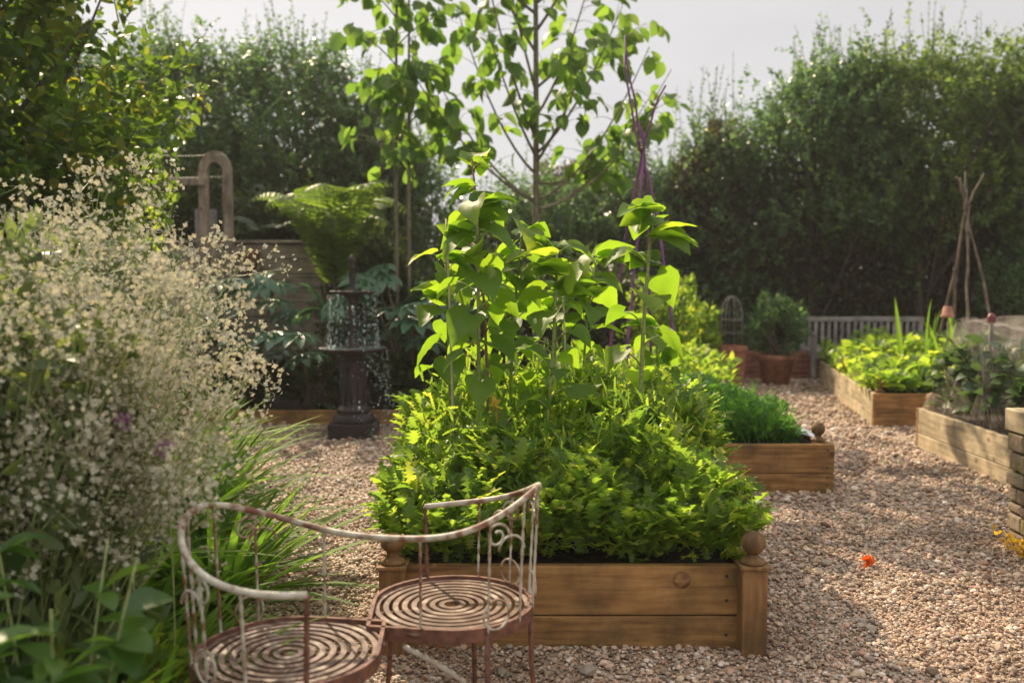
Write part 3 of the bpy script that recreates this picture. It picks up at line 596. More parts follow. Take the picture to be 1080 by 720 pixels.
def hedge_tree(x, y, zb, zt, rx, ry, label, ns=1100, ls=.092, mat='hedgeleaf', T=DIAM, group='tall hedge trees behind the garden', z0=.5, shoots=26, per=14, name='hedge_tree', poke=.55, cat='tree', L=.42):
    t = thing(name, (x, y, zb), label, cat, group); H = zt - zb; s = MB()
    s.tube(curve((x, y, zb - .03), (x + rng.normal(0, .15), y, zb + H * .8), (rng.normal(0, .1), 0, 0), 9), np.linspace(.03 + .013 * H, .012, 9), 8); limbs = []
    for i in range(16):
        a = rng.uniform(0, 2 * PI); f = rng.uniform(.12, .7); p0 = np.array([x, y, zb + H * f * .7]); p1 = np.array([x + rx * .8 * math.cos(a), y + ry * .8 * math.sin(a), zb + H * (f * .6 + .34)])
        s.tube(curve(p0, p1, (0, 0, -.12 * H * rng.uniform(-.3, 1)), 7), np.linspace(.03, .007, 7), 6)
    # shoots through an uneven envelope
    n = ns; a = rng.uniform(0, 2 * PI, n); f = rng.uniform(z0 / H, 1, n) ** .85
    k1, k2 = rng.uniform(0, 6, 2); env = np.sqrt(np.clip(1 - ((f - .42) / .62) ** 2, .02, 1)) * (1 + .16 * np.sin(a * 3 + f * 7 + k1) + .12 * np.sin(a * 5 - f * 11 + k2))
    rad = rng.uniform(.15, 1, n) ** .5 * env * .92
    p = np.stack([x + rx * rad * np.cos(a), y + ry * rad * np.sin(a), zb + H * f * .9], -1)
    K = 60; ka = rng.uniform(0, 2 * PI, K); kf = rng.uniform(z0 / H, 1, K); kr = rng.uniform(.35, 1, K) * np.sqrt(np.clip(1 - ((kf - .42) / .62) ** 2, .04, 1)); kc = np.stack([x + rx * kr * np.cos(ka), y + ry * kr * np.sin(ka), zb + H * kf * .92], -1)
    cl = rng.uniform(0, 1, n) < .72; kj = rng.integers(0, K, n); p[cl] = (kc[kj] + rnd(n) * [.26, .26, .24])[cl]
    d = unit(np.stack([np.cos(a) * .45, np.sin(a) * .45, .35 + .55 * f], -1) + rnd(n) * .32); ln = L * rng.uniform(.5, 1.3, n)
    # a few long leaders standing out of the top
    q = rng.choice(n, shoots, replace=False); aa = rng.uniform(0, 2 * PI, shoots); rr = rng.uniform(0, .85, shoots) 
    p[q] = np.stack([x + rx * rr * np.cos(aa), y + ry * rr * np.sin(aa), zb + H * (.62 + .30 * (1 - rr ** 2))], -1); d[q] = unit(rnd(shoots) * .14 + [0, 0, 1]); ln[q] = poke * rng.uniform(.9, 1.9, shoots)
    tw = s; m = MB()
    jit = np.arange(per)[None] / per; pts = p[:, None] + d[:, None] * (ln[:, None] * jit)[..., None]
    side = unit(np.cross(d, rnd(n)))[:, None] * np.where(np.arange(per) % 2, 1, -1)[None, :, None]; up2 = rnd(n * per).reshape(n, per, 3) * .5
    ld = (side * .9 + d[:, None] * .6 + up2 + [0, 0, -.15]).reshape(-1, 3); pts = pts.reshape(-1, 3)
    sz = ls * np.tile(1.1 - .5 * jit[0], n) * rng.lognormal(0, .2, n * per)
    m.inst(T, frames(ld, rnd(len(ld)) * .7 + [0, 0, 1], sz), pts)
    sel = np.concatenate([q, rng.choice(n, min(n, 220), replace=False)])
    for i in sel: tw.tube([p[i] - d[i] * .15, p[i] + d[i] * ln[i]], [.006, .0025], 4, cap=False)
    s.build('trunk', 'bark', t); m.build('crown', mat, t); return t

# right-hand hedge trees
HT = hedge_tree
HT(6.6, 15.2, 0, 5.25, 2.0, 1.3, 'tall dark green hedge tree filling the top right, above the stick wigwam', 2700, mat='hedgeleaf', poke=.6, shoots=34, z0=2.0)
HT(4.9, 15.4, 0, 5.0, 1.5, 1.3, 'tall dark green hedge tree above the slatted bench', 2100, mat='hedgeleaf2', poke=.6, shoots=34, z0=2.0)
HT(8.6, 15.0, 0, 5.2, 2.1, 1.3, 'dark green hedge tree cut by the right frame edge', 2400, mat='hedgeleaf', poke=.4, z0=2.0)
HT(3.3, 15.6, 0, 4.1, 1.1, 1.0, 'lower airy hedge tree with thin upright shoots, right of the purple sticks', 850, mat='hedgeleaf2', poke=.75, shoots=18)
HT(2.0, 15.8, 0, 3.45, 1.2, 1.0, 'low sparse hedge tree directly behind the purple sticks', 900, mat='hedgeleaf2')
HT(.5, 15.6, 0, 3.1, 1.4, 1.0, 'low hedge tree behind the large-leaved young tree', 900, mat='hedgeleaf2')
# left
HT(-3.4, 14.6, tz, 5.0, 1.35, 1.0, 'tall bluish green hedge tree above the tree fern', 1500, mat='hedgeleaf2', z0=.2)
HT(-5.2, 14.4, tz, 4.95, 1.3, 1.0, 'tall bluish green hedge tree above the wooden arch', 1500, mat='hedgeleaf2', z0=.2)
HT(-7.2, 14.4, tz, 5.3, 1.3, 1.0, 'bluish green hedge tree half behind the near left tree', 1100, mat='hedgeleaf2', z0=.2)
HT(-1.75, 15.0, 1.2, 3.6, 1.0, .9, 'low hedge tree behind the twin-stemmed sapling', 700, mat='hedgeleaf2', z0=.1)
HT(-2.2, 14.8, 1.7, 4.2, .8, .8, 'middle height hedge tree between the tree fern and twin-stemmed sapling', 600, mat='hedgeleaf2', z0=.1)
# clipped dark hedge closing the back
def hedge_wall(name, x0, x1, y, z0, zt, label):
    t = thing(name, ((x0 + x1) / 2, y, z0), label, 'hedge', 'dark hedges closing the back'); m = MB(); N = int((x1 - x0) * (zt - z0) * 2300)
    x = rng.uniform(x0, x1, N); z = z0 + rng.uniform(0, 1, N) * (zt - z0) * (1 + .10 * np.sin(x * 2.3) + .05 * np.sin(x * 6.1)); yy = y + rng.normal(0, .3, N)
    m.inst(DIAM, frames(rnd(N) + [0, -.6, .2], rnd(N), .085 * rng.lognormal(0, .25, N)), np.c_[x, yy, z])
    s = MB(); k = int((x1 - x0) * 3.2)
    for i in range(k):
        xx = x0 + (i + .5) * (x1 - x0) / k; s.tube(curve((xx, y + rng.normal(0, .12), z0 - .02), (xx + rng.normal(0, .35), y + rng.normal(0, .2), zt - .1), (rng.normal(0, .1), 0, 0), 7), np.linspace(.03, .008, 7), 5)
    s.build('stem', 'bark', t); m.build('foliage', 'browny', t); return t
hedge_wall('hedge', 2.6, 12, 15.6, 0, 3.5, 'dark dense hedge behind the bench and the terracotta pots')
hedge_wall('hedge', .5, 13, 17.6, 0, 3.3, 'second dark hedge line glimpsed through gaps in the right-hand hedge')
hedge_wall('hedge', -1.0, 2.6, 16.8, 0, 2.7, 'dark low hedge behind the middle young tree')
hedge_wall('hedge', -10, -1.4, 15.6, tz, 3.6, 'dark hedge on the terrace behind the wooden arch')

# young large-leaved trees
def young_tree(name, loc, top, branches, label, n_leaf, ls, trunks, spread):
    t = thing(name, loc, label, 'tree'); s = MB(); m = MB(); P, D, S = [], [], []
    for (b, e, bend, r0) in trunks: s.tube(curve(b, e, bend, 14), np.linspace(r0, r0 * .35, 14), 8)
    for (b, e, bend, r0) in branches: s.tube(curve(b, e, bend, 9), np.linspace(r0, .005, 9), 6)
    for (b, e, bend, r0, k, f0) in [(*q, n_leaf, .4) for q in branches] + [(*q, spread, .5) for q in trunks]:
        C = curve(b, e, bend, 30)
        for i in range(k):
            f = rng.uniform(f0, 1); p = C[int(f * 29)]; a = rng.uniform(0, 6.28); o = np.array([math.cos(a), math.sin(a), rng.uniform(-.1, .5)]); ln = rng.uniform(.08, .38)
            q = p + unit(o) * ln; s.tube(curve(p, q, (0, 0, .03), 4), [.004, .003, .002, .002], 4, cap=False)
            for w in range(rng.integers(1, 4)): P.append(q + rnd(1)[0] * .035); D.append(o * .7 + rnd(1)[0] * .4 + [0, 0, -.85]); S.append(ls * rng.uniform(.65, 1.2))
    m.inst(OVATE, frames(D, rnd(len(P)) * .45 + [0, 0, 1], S), np.array(P)); s.build('trunk', 'bark_green', t); m.build('crown', 'treeleaf', t); return t
bx, by = .25, 10.4
br = []
for (z, ex, ez, dy, bz) in ((2.3, -1.1, 3.7, .3, -.2), (2.2, 1.35, 3.4, -.2, -.25), (2.2, 1.5, 3.75, .2, -.3), (2.3, 1.2, 3.9, -.2, -.3), (2.3, -1.35, 3.7, -.3, -.2), (2.5, 1.3, 3.5, .4, -.3), (2.6, -.85, 4.4, .2, -.25), (2.8, .9, 4.3, -.3, -.2), (3.0, -.6, 5.0, -.3, -.2), (3.2, .65, 4.9, .3, -.2), (3.5, -.4, 5.3, .2, -.1), (3.5, 1.1, 4.1, .1, .1), (3.9, -.8, 5.9, .3, -.2), (4.1, .9, 6.0, -.3, -.2), (4.6, -.6, 6.5, -.2, -.1), (4.7, .6, 6.6, .3, -.1), (4.4, 1.2, 5.6, -.2, -.1), (4.3, -1.2, 5.5, -.2, -.1), (2.7, .55, 3.8, -.6, -.1), (2.8, -.5, 4.0, -.6, -.1)):
    br.append(((bx, by, z), (bx + ex, by + dy, ez), (0, 0, bz), .018))
young_tree('young_tree', (bx, by, .08), 0, br, 'young tree with large drooping heart leaves and a straight trunk, in the centre', 18, .18, [((bx, by, .05), (bx - .02, by, 6.6), (.02, 0, 0), .045)], 26)
bx, by = -1.22, 10.2
br = [((bx, by, z), (bx + ex, by + dy, z + .35), (0, 0, .05), .008) for z, ex, dy in ((2.6, -.3, .1), (2.9, .32, -.1), (3.2, -.38, .1), (3.4, .4, .1), (3.7, -.45, -.1), (3.9, .45, .1), (4.2, -.4, 0), (4.4, .4, 0), (4.7, -.3, .1), (3.1, .1, -.3))]
young_tree('sapling', (bx, by, .08), 0, br, 'slim twin-stemmed sapling with drooping yellow-green leaves, left of the central tree', 13, .17, [((bx, by, .05), (bx + .03, by, 5.3), (-.03, 0, 0), .028), ((bx + .1, by + .05, .05), (bx + .14, by, 5.0), (.0, 0, 0), .026)], 30)

# near tree, top left
HT(-4.35, 7.1, .0, 4.9, 1.7, 1.5, 'near tree with large bright backlit leaves filling the top left corner', 1300, ls=.115, mat='nearleaf', T=OVAL, group=None, z0=1.9, name='broadleaf_tree', L=.5, poke=.35)
HT(-4.3, 6.0, .0, 4.6, 1.0, 1.2, 'dark leafy tree at the left frame edge, behind the bright leaved one', 700, ls=.1, mat='broad', T=OVAL, group=None, z0=1.2, name='broadleaf_tree', L=.5, poke=.3)
shrub('tall_shrub', (-3.6, 7.6, 0), (.9, .7, 2.95), 'dense green shrub behind the white flowers, under the near tree', N=5500, mat='crop', ls=.075, up=.6)

# ------------------------------------------------------------------ timber wall, arch and things on the left back
t = thing('timber_wall', (-5.5, 11.05, 0), 'weathered horizontal plank wall behind the white flowers and tree fern', 'wall')
for i in range(11): board('plank', (-9, 11.04 + .004 * (i % 2)), (-2.16 + .06 * i * 0, 11.04 + .004 * (i % 2)), .01 + i * .168, .01 + i * .168 + .16, .05, M['wall_wood'], t)
board('coping', (-9, 11.05), (-2.12, 11.05), 1.868, 1.90, .14, M['wall_wood'], t)
m = MB(); m.box((-2.16, 11.0, .93), (.1, .1, 1.86)); m.build('post', 'brown_wood_z', t, smooth=False, bevel=.005)
ax, ay = -3.33, 10.75
t = thing('wooden_arch', (ax, ay, 0), 'weathered wooden arch frame with a rounded top and a cross rail', 'arch')
for yy in (ay,):
    for s_ in (-1, 1):
        m = MB(); m.box((ax + s_ * .135, yy, 1.32), (.095, .09, 2.64)); m.build('post', 'brown_wood_z', t, smooth=False, bevel=.005)
    m = MB(); th = np.linspace(0, PI, 18)
    for r0, r1 in ((.1, .1725),):
        v = [];
        for dy in (-.035, .035):
            for rr in (.088, .1825): v.append(np.stack([ax + rr * np.cos(th), np.full(18, yy + dy), 2.642 + rr * 1.35 * np.sin(th)], -1))
        k = 18; i = np.arange(k - 1); f = np.concatenate([np.stack([a * k + i, b * k + i, b * k + i + 1, a * k + i + 1], -1) for a, b in ((0, 1), (1, 3), (3, 2), (2, 0))]); m.add(np.concatenate(v), f)
    m.build('arch_top', 'brown_wood_z', t, smooth=False)
board('cross_rail', (-4.45, ay - .055), (ax - .1, ay - .055), 2.50, 2.57, .04, M['brown_wood_z'], t)
for z in (2.62, 2.86):
    m = MB(); m.tube(curve((-4.6, ay - .02, z + .02), (ax + .12, ay - .05, z - .02), (0, 0, -.03), 10), .003, 4); m.build('wire', 'paint', t)
m = MB(); m.box((-3.75, 11.7, tz + .26), (.24, .12, .52)); tag(m.build('white_post', 'grey_wood_z', origin=(-3.75, 11.7, tz), smooth=False, bevel=.01), 'pale grey square post seen through the legs of the wooden arch', 'post')
m = MB(); px, py, pz = -3.02, 10.93, 1.47
m.lathe([(.001, 0), (.03, 0), (.10, .2), (.125, .26), (.13, .27), (.13, .30), (.115, .30), (.10, .24)], (px, py, pz), 24); o = m.build('wall_pot', 'terra', origin=(px, py, pz)); tag(o, 'small tapering terracotta pot hung on the plank wall', 'pot')
m = MB(); m.box((px, 11.0, pz + .24), (.03, .05, .02)); m.build('hook', 'black', o, smooth=False)

# tree fern and other ferns
def fern(name, loc, n, L, label, mat, trunk=0, pw=.95, up=1.0, arch=.5, pin=.17, cat='fern', group=None, npin=34, spread=1.0):
    t = thing(name, loc, label, cat, group); m = MB(); s = MB(); b = np.array(loc, float)
    if trunk: s.tube(curve(b - [0, 0, .02], b + [0, 0, trunk], (.02, 0, 0), 8), np.linspace(.11, .08, 8), 10); b = b + [0, 0, trunk]
    for i in range(n):
        a = i * 2.4 + rng.normal(0, .2); l = L * rng.uniform(.6, 1.12); ar = arch * rng.uniform(.8, 1.35); o = np.array([math.cos(a), math.sin(a), 0]); f = np.linspace(0, 1, npin + 4); st = rng.uniform(.7, 1.25)
        C = b + o * (l * .62 * spread * f ** 1.5 * st)[:, None] + np.array([0, 0, 1.]) * (l * up * (f - ar * f ** 3))[:, None]; s.tube(C, np.linspace(.008, .002, len(f)), 5, cap=False)
        T = unit(np.gradient(C, axis=0)); side = unit(np.cross(T, [0, 0, 1.]) + 1e-4); k = np.arange(3, len(f)); w = pin * l * np.sin(PI * np.clip(f[k] * .9 + .08, 0, 1)) ** .8
        for sg in (-1, 1): m.inst(PINNA, frames(side[k] * sg + T[k] * .5 - [0, 0, .22] + rnd(len(k)) * .05, np.cross(side[k], T[k]) + rnd(len(k)) * .1, w * 1.35, pw), C[k])
    s.build('stalk' if not trunk else 'trunk', 'bark', t); m.build('frond', mat, t); return t
fern('tree_fern', (-1.92, 10.25, .09), 26, 1.2, 'tree fern with a vase of backlit lime green fronds behind the fountain', 'fern', trunk=1.2, up=1.75, arch=.47, spread=1.1, pw=.62, pin=.2, npin=30)
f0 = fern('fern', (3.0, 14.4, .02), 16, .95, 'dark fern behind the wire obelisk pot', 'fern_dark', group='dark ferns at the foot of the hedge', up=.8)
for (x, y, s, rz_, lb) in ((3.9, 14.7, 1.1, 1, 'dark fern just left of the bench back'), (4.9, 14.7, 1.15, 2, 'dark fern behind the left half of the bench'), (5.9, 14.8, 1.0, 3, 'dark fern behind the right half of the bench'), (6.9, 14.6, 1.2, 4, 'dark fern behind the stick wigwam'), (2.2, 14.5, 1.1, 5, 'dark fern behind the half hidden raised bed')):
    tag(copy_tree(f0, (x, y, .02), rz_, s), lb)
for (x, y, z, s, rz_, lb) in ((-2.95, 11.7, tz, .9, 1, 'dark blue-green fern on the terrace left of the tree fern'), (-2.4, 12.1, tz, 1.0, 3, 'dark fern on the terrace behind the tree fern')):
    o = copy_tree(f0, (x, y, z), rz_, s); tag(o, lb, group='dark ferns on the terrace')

# big palmate shrubs round the fountain
def palm_shrub(loc, hs, label, n=14, s=.5, rad=.5):
    t = thing('palmate_shrub', loc, label, 'shrub', 'large-leaved shrubs behind the fountain'); st = MB(); m = MB(); P, D, S = [], [], []; b = np.array(loc, float)
    for i in range(n):
        a = i * 2.4 + rng.normal(0, .3); z = hs * rng.uniform(.45, 1); r = rad * rng.uniform(.45, 1.1); e = b + [r * math.cos(a), r * math.sin(a) * .7 - .1, z]
        st.tube(curve(b + [.02 * math.cos(a), .02 * math.sin(a), 0], e, (0, 0, .12), 8), np.linspace(.012, .006, 8), 6); P.append(e); D.append([math.cos(a), math.sin(a) - .5, -.25]); S.append(s * rng.uniform(.75, 1.15))
    m.inst(PALM, frames(D, rnd(n) * .22 + [0, -.35, 1], S), np.array(P)); st.build('stem', 'bark_green', t); m.build('foliage', 'fatsia', t); return t
palm_shrub((-2.1, 9.8, .09), 1.35, 'glossy palmate-leaved shrub just left of the fountain', 12)
palm_shrub((-2.8, 10.1, .09), 1.4, 'glossy palmate-leaved shrub under the plank wall, below the hanging pot', 10)
palm_shrub((-3.45, 9.95, .09), 1.5, 'glossy palmate-leaved shrub below the wooden arch, mostly behind the white flowers', 10)
palm_shrub((-1.05, 9.95, .09), 1.55, 'tall glossy palmate-leaved shrub right of the fountain', 14)
palm_shrub((-.45, 10.1, .09), 1.35, 'glossy palmate-leaved shrub behind the left sunflowers', 12)
palm_shrub((-1.5, 10.3, .09), 1.35, 'glossy palmate-leaved shrub directly behind the fountain', 12)
k = 0
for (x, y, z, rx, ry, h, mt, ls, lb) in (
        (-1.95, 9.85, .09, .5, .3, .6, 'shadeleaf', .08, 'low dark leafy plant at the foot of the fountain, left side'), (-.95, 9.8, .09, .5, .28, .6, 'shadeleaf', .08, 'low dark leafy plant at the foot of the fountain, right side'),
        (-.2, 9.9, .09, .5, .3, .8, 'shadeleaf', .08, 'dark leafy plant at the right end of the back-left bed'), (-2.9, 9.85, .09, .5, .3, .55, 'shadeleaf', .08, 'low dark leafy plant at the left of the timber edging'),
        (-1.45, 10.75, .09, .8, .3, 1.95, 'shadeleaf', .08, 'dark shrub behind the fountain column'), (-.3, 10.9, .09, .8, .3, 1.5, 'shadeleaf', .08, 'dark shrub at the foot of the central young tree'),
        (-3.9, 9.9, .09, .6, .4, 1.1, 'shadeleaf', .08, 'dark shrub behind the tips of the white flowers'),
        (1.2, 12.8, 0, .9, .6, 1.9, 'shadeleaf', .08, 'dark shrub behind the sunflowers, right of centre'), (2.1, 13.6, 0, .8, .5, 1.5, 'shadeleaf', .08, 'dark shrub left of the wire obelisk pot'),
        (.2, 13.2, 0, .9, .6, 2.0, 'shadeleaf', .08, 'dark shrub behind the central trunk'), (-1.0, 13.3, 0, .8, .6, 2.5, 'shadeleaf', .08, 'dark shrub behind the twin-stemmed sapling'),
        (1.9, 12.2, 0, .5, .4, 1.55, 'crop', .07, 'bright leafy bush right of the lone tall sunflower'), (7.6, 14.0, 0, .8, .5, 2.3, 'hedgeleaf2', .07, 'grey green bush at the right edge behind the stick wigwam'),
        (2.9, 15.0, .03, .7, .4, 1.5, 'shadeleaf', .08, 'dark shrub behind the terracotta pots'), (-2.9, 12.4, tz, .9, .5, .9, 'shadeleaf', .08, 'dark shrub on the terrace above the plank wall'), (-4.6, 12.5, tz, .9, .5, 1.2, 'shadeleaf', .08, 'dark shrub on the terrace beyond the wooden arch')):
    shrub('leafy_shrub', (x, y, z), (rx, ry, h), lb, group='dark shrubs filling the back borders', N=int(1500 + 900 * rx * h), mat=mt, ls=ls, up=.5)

# ------------------------------------------------------------------ stick wigwams
def wigwam(name, tie, feet, over, label, mat, z0, r=.012, cat='plant support', tw=True):
    t = thing(name, (sum(f[0] for f in feet) / len(feet), sum(f[1] for f in feet) / len(feet), z0), label, cat); tie = np.array(tie)
    for i, f in enumerate(feet):
        b = np.array((*f, z0 - .02)); a = i * 2.2; q = tie + np.array([math.cos(a), math.sin(a), 0]) * .018; e = q + np.array(over[i]); m = MB()
        C = np.concatenate([curve(b, q, (rng.normal(0, .03), rng.normal(0, .03), 0), 10)[:-1], curve(q, e, (rng.normal(0, .02), 0, 0), 6)]); C[1:-1] += rng.normal(0, .006, (len(C) - 2, 3))
        m.tube(C, np.linspace(r, r * .55, len(C)), 7); m.build('stick', mat, t)
    if tw:
        m = MB(); th = np.linspace(0, 8 * PI, 50); m.tube(np.stack([tie[0] + .034 * np.cos(th), tie[1] + .034 * np.sin(th), tie[2] - .04 + .08 * th / th[-1]], -1), .006, 5); m.build('binding', mat, t)
    return t
wigwam('purple_stick_wigwam', (1.03, 7.6, 2.52), [(.85, 7.1), (1.3, 7.2), (1.2, 8.1), (.8, 8.0)], [(-.16, 0, .86), (-.12, .1, .74), (.17, -.1, .45), (-.05, .05, .2)], 'tall wigwam of purple sticks crossing near their tips, behind the sunflowers', 'purple', .3, .014)
wigwam('hazel_stick_wigwam', (4.95, 10.4, 2.25), [(4.75, 9.9), (5.2, 9.95), (5.1, 10.9), (4.75, 10.8)], [(-.1, 0, .30), (.22, .05, .36), (.02, .1, .38), (-.14, 0, .32)], 'brown hazel stick wigwam tied near the top, behind the netted bed', 'stick', .3, .017)

# leek-like tall blades
m = MB(); N = 22; t = thing('tall_leek', (4.7, 10.6, .3), 'tall upright strap leaves of an onion plant beside the stick wigwam', 'plant')
m.inst(STRAPS[0], frames(rnd(N) * .22 + [0, 0, 1], rnd(N), rng.uniform(.6, 1.0, N), 1.3), np.c_[4.7 + rng.normal(0, .12, N), 10.4 + rng.normal(0, .2, N), np.full(N, .28)]); m.build('foliage', 'strap', t)

# ------------------------------------------------------------------ bench
bt = thing('garden_bench', (5.15, 13.85, 0), 'weathered grey slatted wooden garden bench against the dark hedge', 'bench'); x0, x1, yb = 4.25, 6.05, 13.95
def bx_(name, c, d, mat='grey_wood', par=bt, bv=.006): m = MB(); m.box((0, 0, 0), d); o = m.build(name, mat, None, smooth=False, bevel=bv); o.parent = par; o.location = Vector(c) - W[par]; W[o] = Vector(c); return o
for x in (x0 + .035, x1 - .035):
    bx_('leg', (x, yb, .425), (.07, .06, .85), 'grey_wood_z'); bx_('leg', (x, yb - .52, .32), (.07, .06, .64), 'grey_wood_z'); bx_('armrest', (x, yb - .28, .658), (.08, .6, .035)); bx_('side_rail', (x, yb - .26, .36), (.04, .46, .07))
bx_('top_rail', ((x0 + x1) / 2, yb, .855), (x1 - x0 + .04, .05, .07)); bx_('lower_rail', ((x0 + x1) / 2, yb, .45), (x1 - x0 - .15, .04, .05)); bx_('apron', ((x0 + x1) / 2, yb - .52, .36), (x1 - x0 - .15, .03, .08))
for i in range(17): bx_('back_slat', (x0 + .13 + i * (x1 - x0 - .26) / 16, yb, .648), (.05, .022, .345), 'grey_wood_z', bv=.003)
for i in range(6): bx_('seat_slat', ((x0 + x1) / 2, yb - .06 - i * .085, .415), (x1 - x0 - .01, .068, .025), bv=.003)

# ------------------------------------------------------------------ pots, obelisk, low wall
t = thing('tall_pot', (2.98, 12.85, 0), 'tall square terracotta pot holding a wire obelisk', 'pot', 'terracotta pots by the bench'); px, py = 2.98, 12.85
m = MB(); hh = .55
for (z, w) in ((0.004, .27), (.47, .33), (.475, .36), (.55, .36), (.55, .30), (.46, .28)): m.V.append(np.array([(px + sx * w / 2, py + sy * w / 2, z) for sx, sy in ((-1, -1), (1, -1), (1, 1), (-1, 1))])); m.n += 4
i = np.arange(5)[:, None] * 4; j = np.arange(4)[None]; j2 = (j + 1) % 4; m.F.append(np.stack([(i + j), (i + j2), (i + 4 + j2), (i + 4 + j)], -1).reshape(-1, 4)); m.F.append(np.array([[20, 21, 22, 23]]))
m.build('pot_body', 'terra', t, smooth=False)
t = thing('wire_obelisk', (px, py, .5), 'domed wire obelisk standing in the tall terracotta pot', 'plant support'); 
for k in range(4):
    a = k * PI / 4; m = MB(); th = np.linspace(0, PI, 20); rx_ = .15; X = rx_ * np.cos(th); Z = np.where(np.sin(th) > 0, 0, 0) + .42 + .3 * np.sin(th)
    P = np.stack([px + X * math.cos(a), py + X * math.sin(a), .5 + Z], -1); P = np.concatenate([[[P[0][0], P[0][1], .48]], P, [[P[-1][0], P[-1][1], .48]]]); m.tube(P, .005, 5); m.build('hoop', 'grey_wood', t)
for z in (.72, .9):
    th = np.linspace(0, 2 * PI, 24); m = MB(); m.tube(np.stack([px + .15 * np.cos(th), py + .15 * np.sin(th), np.full(24, z)], -1), .004, 5); m.build('ring', 'grey_wood', t)
def pot(x, y, r, h, label):
    t = thing('terracotta_pot', (x, y, 0), label, 'pot', 'terracotta pots by the bench'); m = MB(); m.lathe([(.001, .004), (r * .7, .004), (r * .93, h * .82), (r, h * .83), (r, h), (r * .9, h), (r * .86, h * .85), (.001, h * .84)], (x, y, 0), 32); m.build('pot_body', 'terra', t); return t
pot(3.62, 12.95, .25, .42, 'wide round terracotta pot under a bushy green plant'); shrub('potted_bush', (3.62, 12.95, .36), (.42, .35, .92), 'bushy green plant growing in the wide terracotta pot', N=2200, mat='hedgeleaf2', ls=.06)
shrub('climbing_plant', (2.55, 12.7, 0), (.3, .3, 1.15), 'leafy green plant left of the wire obelisk', N=1300, mat='crop', ls=.07)
m = MB()
for r_ in range(5):
    for q in range(12):
        m.box((2.55 + q * .235 + (.11 if r_ % 2 else 0), 13.75, .05 + r_ * .078), (.225, .1, .068))
t = thing('low_brick_wall', (3.8, 13.75, 0), 'low dark brick wall behind the terracotta pots', 'wall'); m.build('brickwork', 'terra', t, smooth=False, bevel=.004)
m = MB(); m.box((3.8, 13.79, .2), (2.7, .06, .39)); m.build('mortar', 'mortar', t, smooth=False)

# ------------------------------------------------------------------ net over right bed
t = thing('net_frame', (4.25, 7.0, .29), 'black posts with caps holding up the net in the right bed', 'frame')
for (x, y, z, cp) in ((3.72, 7.35, 1.17, 'capred'), (3.70, 6.1, 1.12, 'capred'), (4.9, 6.1, 1.12, 'capred'), (4.9, 7.9, 1.15, 'capred')):
    m = MB(); m.tube([(x, y, .25), (x, y, z)], .018, 8); po = m.build('post', 'black', t); m = MB(); m.lathe([(.03, -.04), (.034, 0), (.02, .03), (.001, .038)], (x, y, z), 16); m.build('cap', 'capred', po)
cn = cane(3.64, 7.9, .27, 3.63, 7.9, 1.2, 'thin cane carrying a small upturned terracotta pot at the corner of the net', grp=None)
m = MB(); m.lathe([(.055, 0), (.055, .02), (.047, .022), (.034, .09), (.001, .092)], (3.63, 7.9, 1.15), 20); tag(m.build('cane_pot', 'terra', origin=(3.63, 7.9, 1.15)), 'small upturned terracotta pot capping a cane above the net', 'pot')
# draped net: top + sides
m = MB(); xs = np.linspace(0, 1, 70); loop = [(3.56, 8.05), (3.58, 5.95), (5.0, 5.95), (5.0, 8.05), (3.56, 8.05)]
lp = resample(np.array(loop), 140); nz = 14; ctr = np.array([4.3, 7.0]); V = []
for k in range(nz):
    f = k / (nz - 1); z = 1.13 - .80 * f ** .9; sh = 1 + .03 * np.sin(np.arange(140) * .9) * f + .02 * np.sin(np.arange(140) * 2.1); top = .06 * np.sin(np.arange(140) * .21) * (1 - f)
    V.append(np.c_[ctr + (lp - ctr) * (sh * (.84 + .2 * f ** 1.5))[:, None], z + top * .6])
V = np.array(V); ii, jj = np.meshgrid(np.arange(nz - 1), np.arange(139), indexing='ij'); f = np.stack([ii * 140 + jj, ii * 140 + jj + 1, (ii + 1) * 140 + jj + 1, (ii + 1) * 140 + jj], -1).reshape(-1, 4); m.add(V.reshape(-1, 3), f)
g_ = 24; a, b = np.meshgrid(np.linspace(-.60, .60, g_), np.linspace(-.88, .88, g_), indexing='ij'); zz = 1.13 - .09 * (1 - (a / .6) ** 2) * (1 - (b / .88) ** 2) + .02 * np.sin(a * 23) * np.cos(b * 17)
ii, jj = np.meshgrid(np.arange(g_ - 1), np.arange(g_ - 1), indexing='ij'); m.add(np.stack([4.3 + a, 7.0 + b, zz], -1).reshape(-1, 3), np.stack([ii * g_ + jj, (ii + 1) * g_ + jj, (ii + 1) * g_ + jj + 1, ii * g_ + jj + 1], -1).reshape(-1, 4))
nt_ = m.build('garden_net', 'net', origin=(4.3, 7.0, .33)); tag(nt_, 'sheer pale net draped over the brassicas in the right bed', 'net')
m = MB()
for i in range(16):
    a = i * .4; m.tube(curve((3.6 + .1 * math.cos(a), 7.05 + .1 * math.sin(a), .99), (3.55 + .02 * math.cos(a), 7.05 + .02 * math.sin(a), .62), (0, 0, 0), 5), .003, 4); m.tube(curve((3.55 + .02 * math.cos(a), 7.05 + .02 * math.sin(a), .62), (3.6 + .1 * math.cos(a), 7.05 + .12 * math.sin(a), .38), (0, 0, 0), 5), .003, 4)
m.build('gathered_fold', 'grey_wood', nt_)

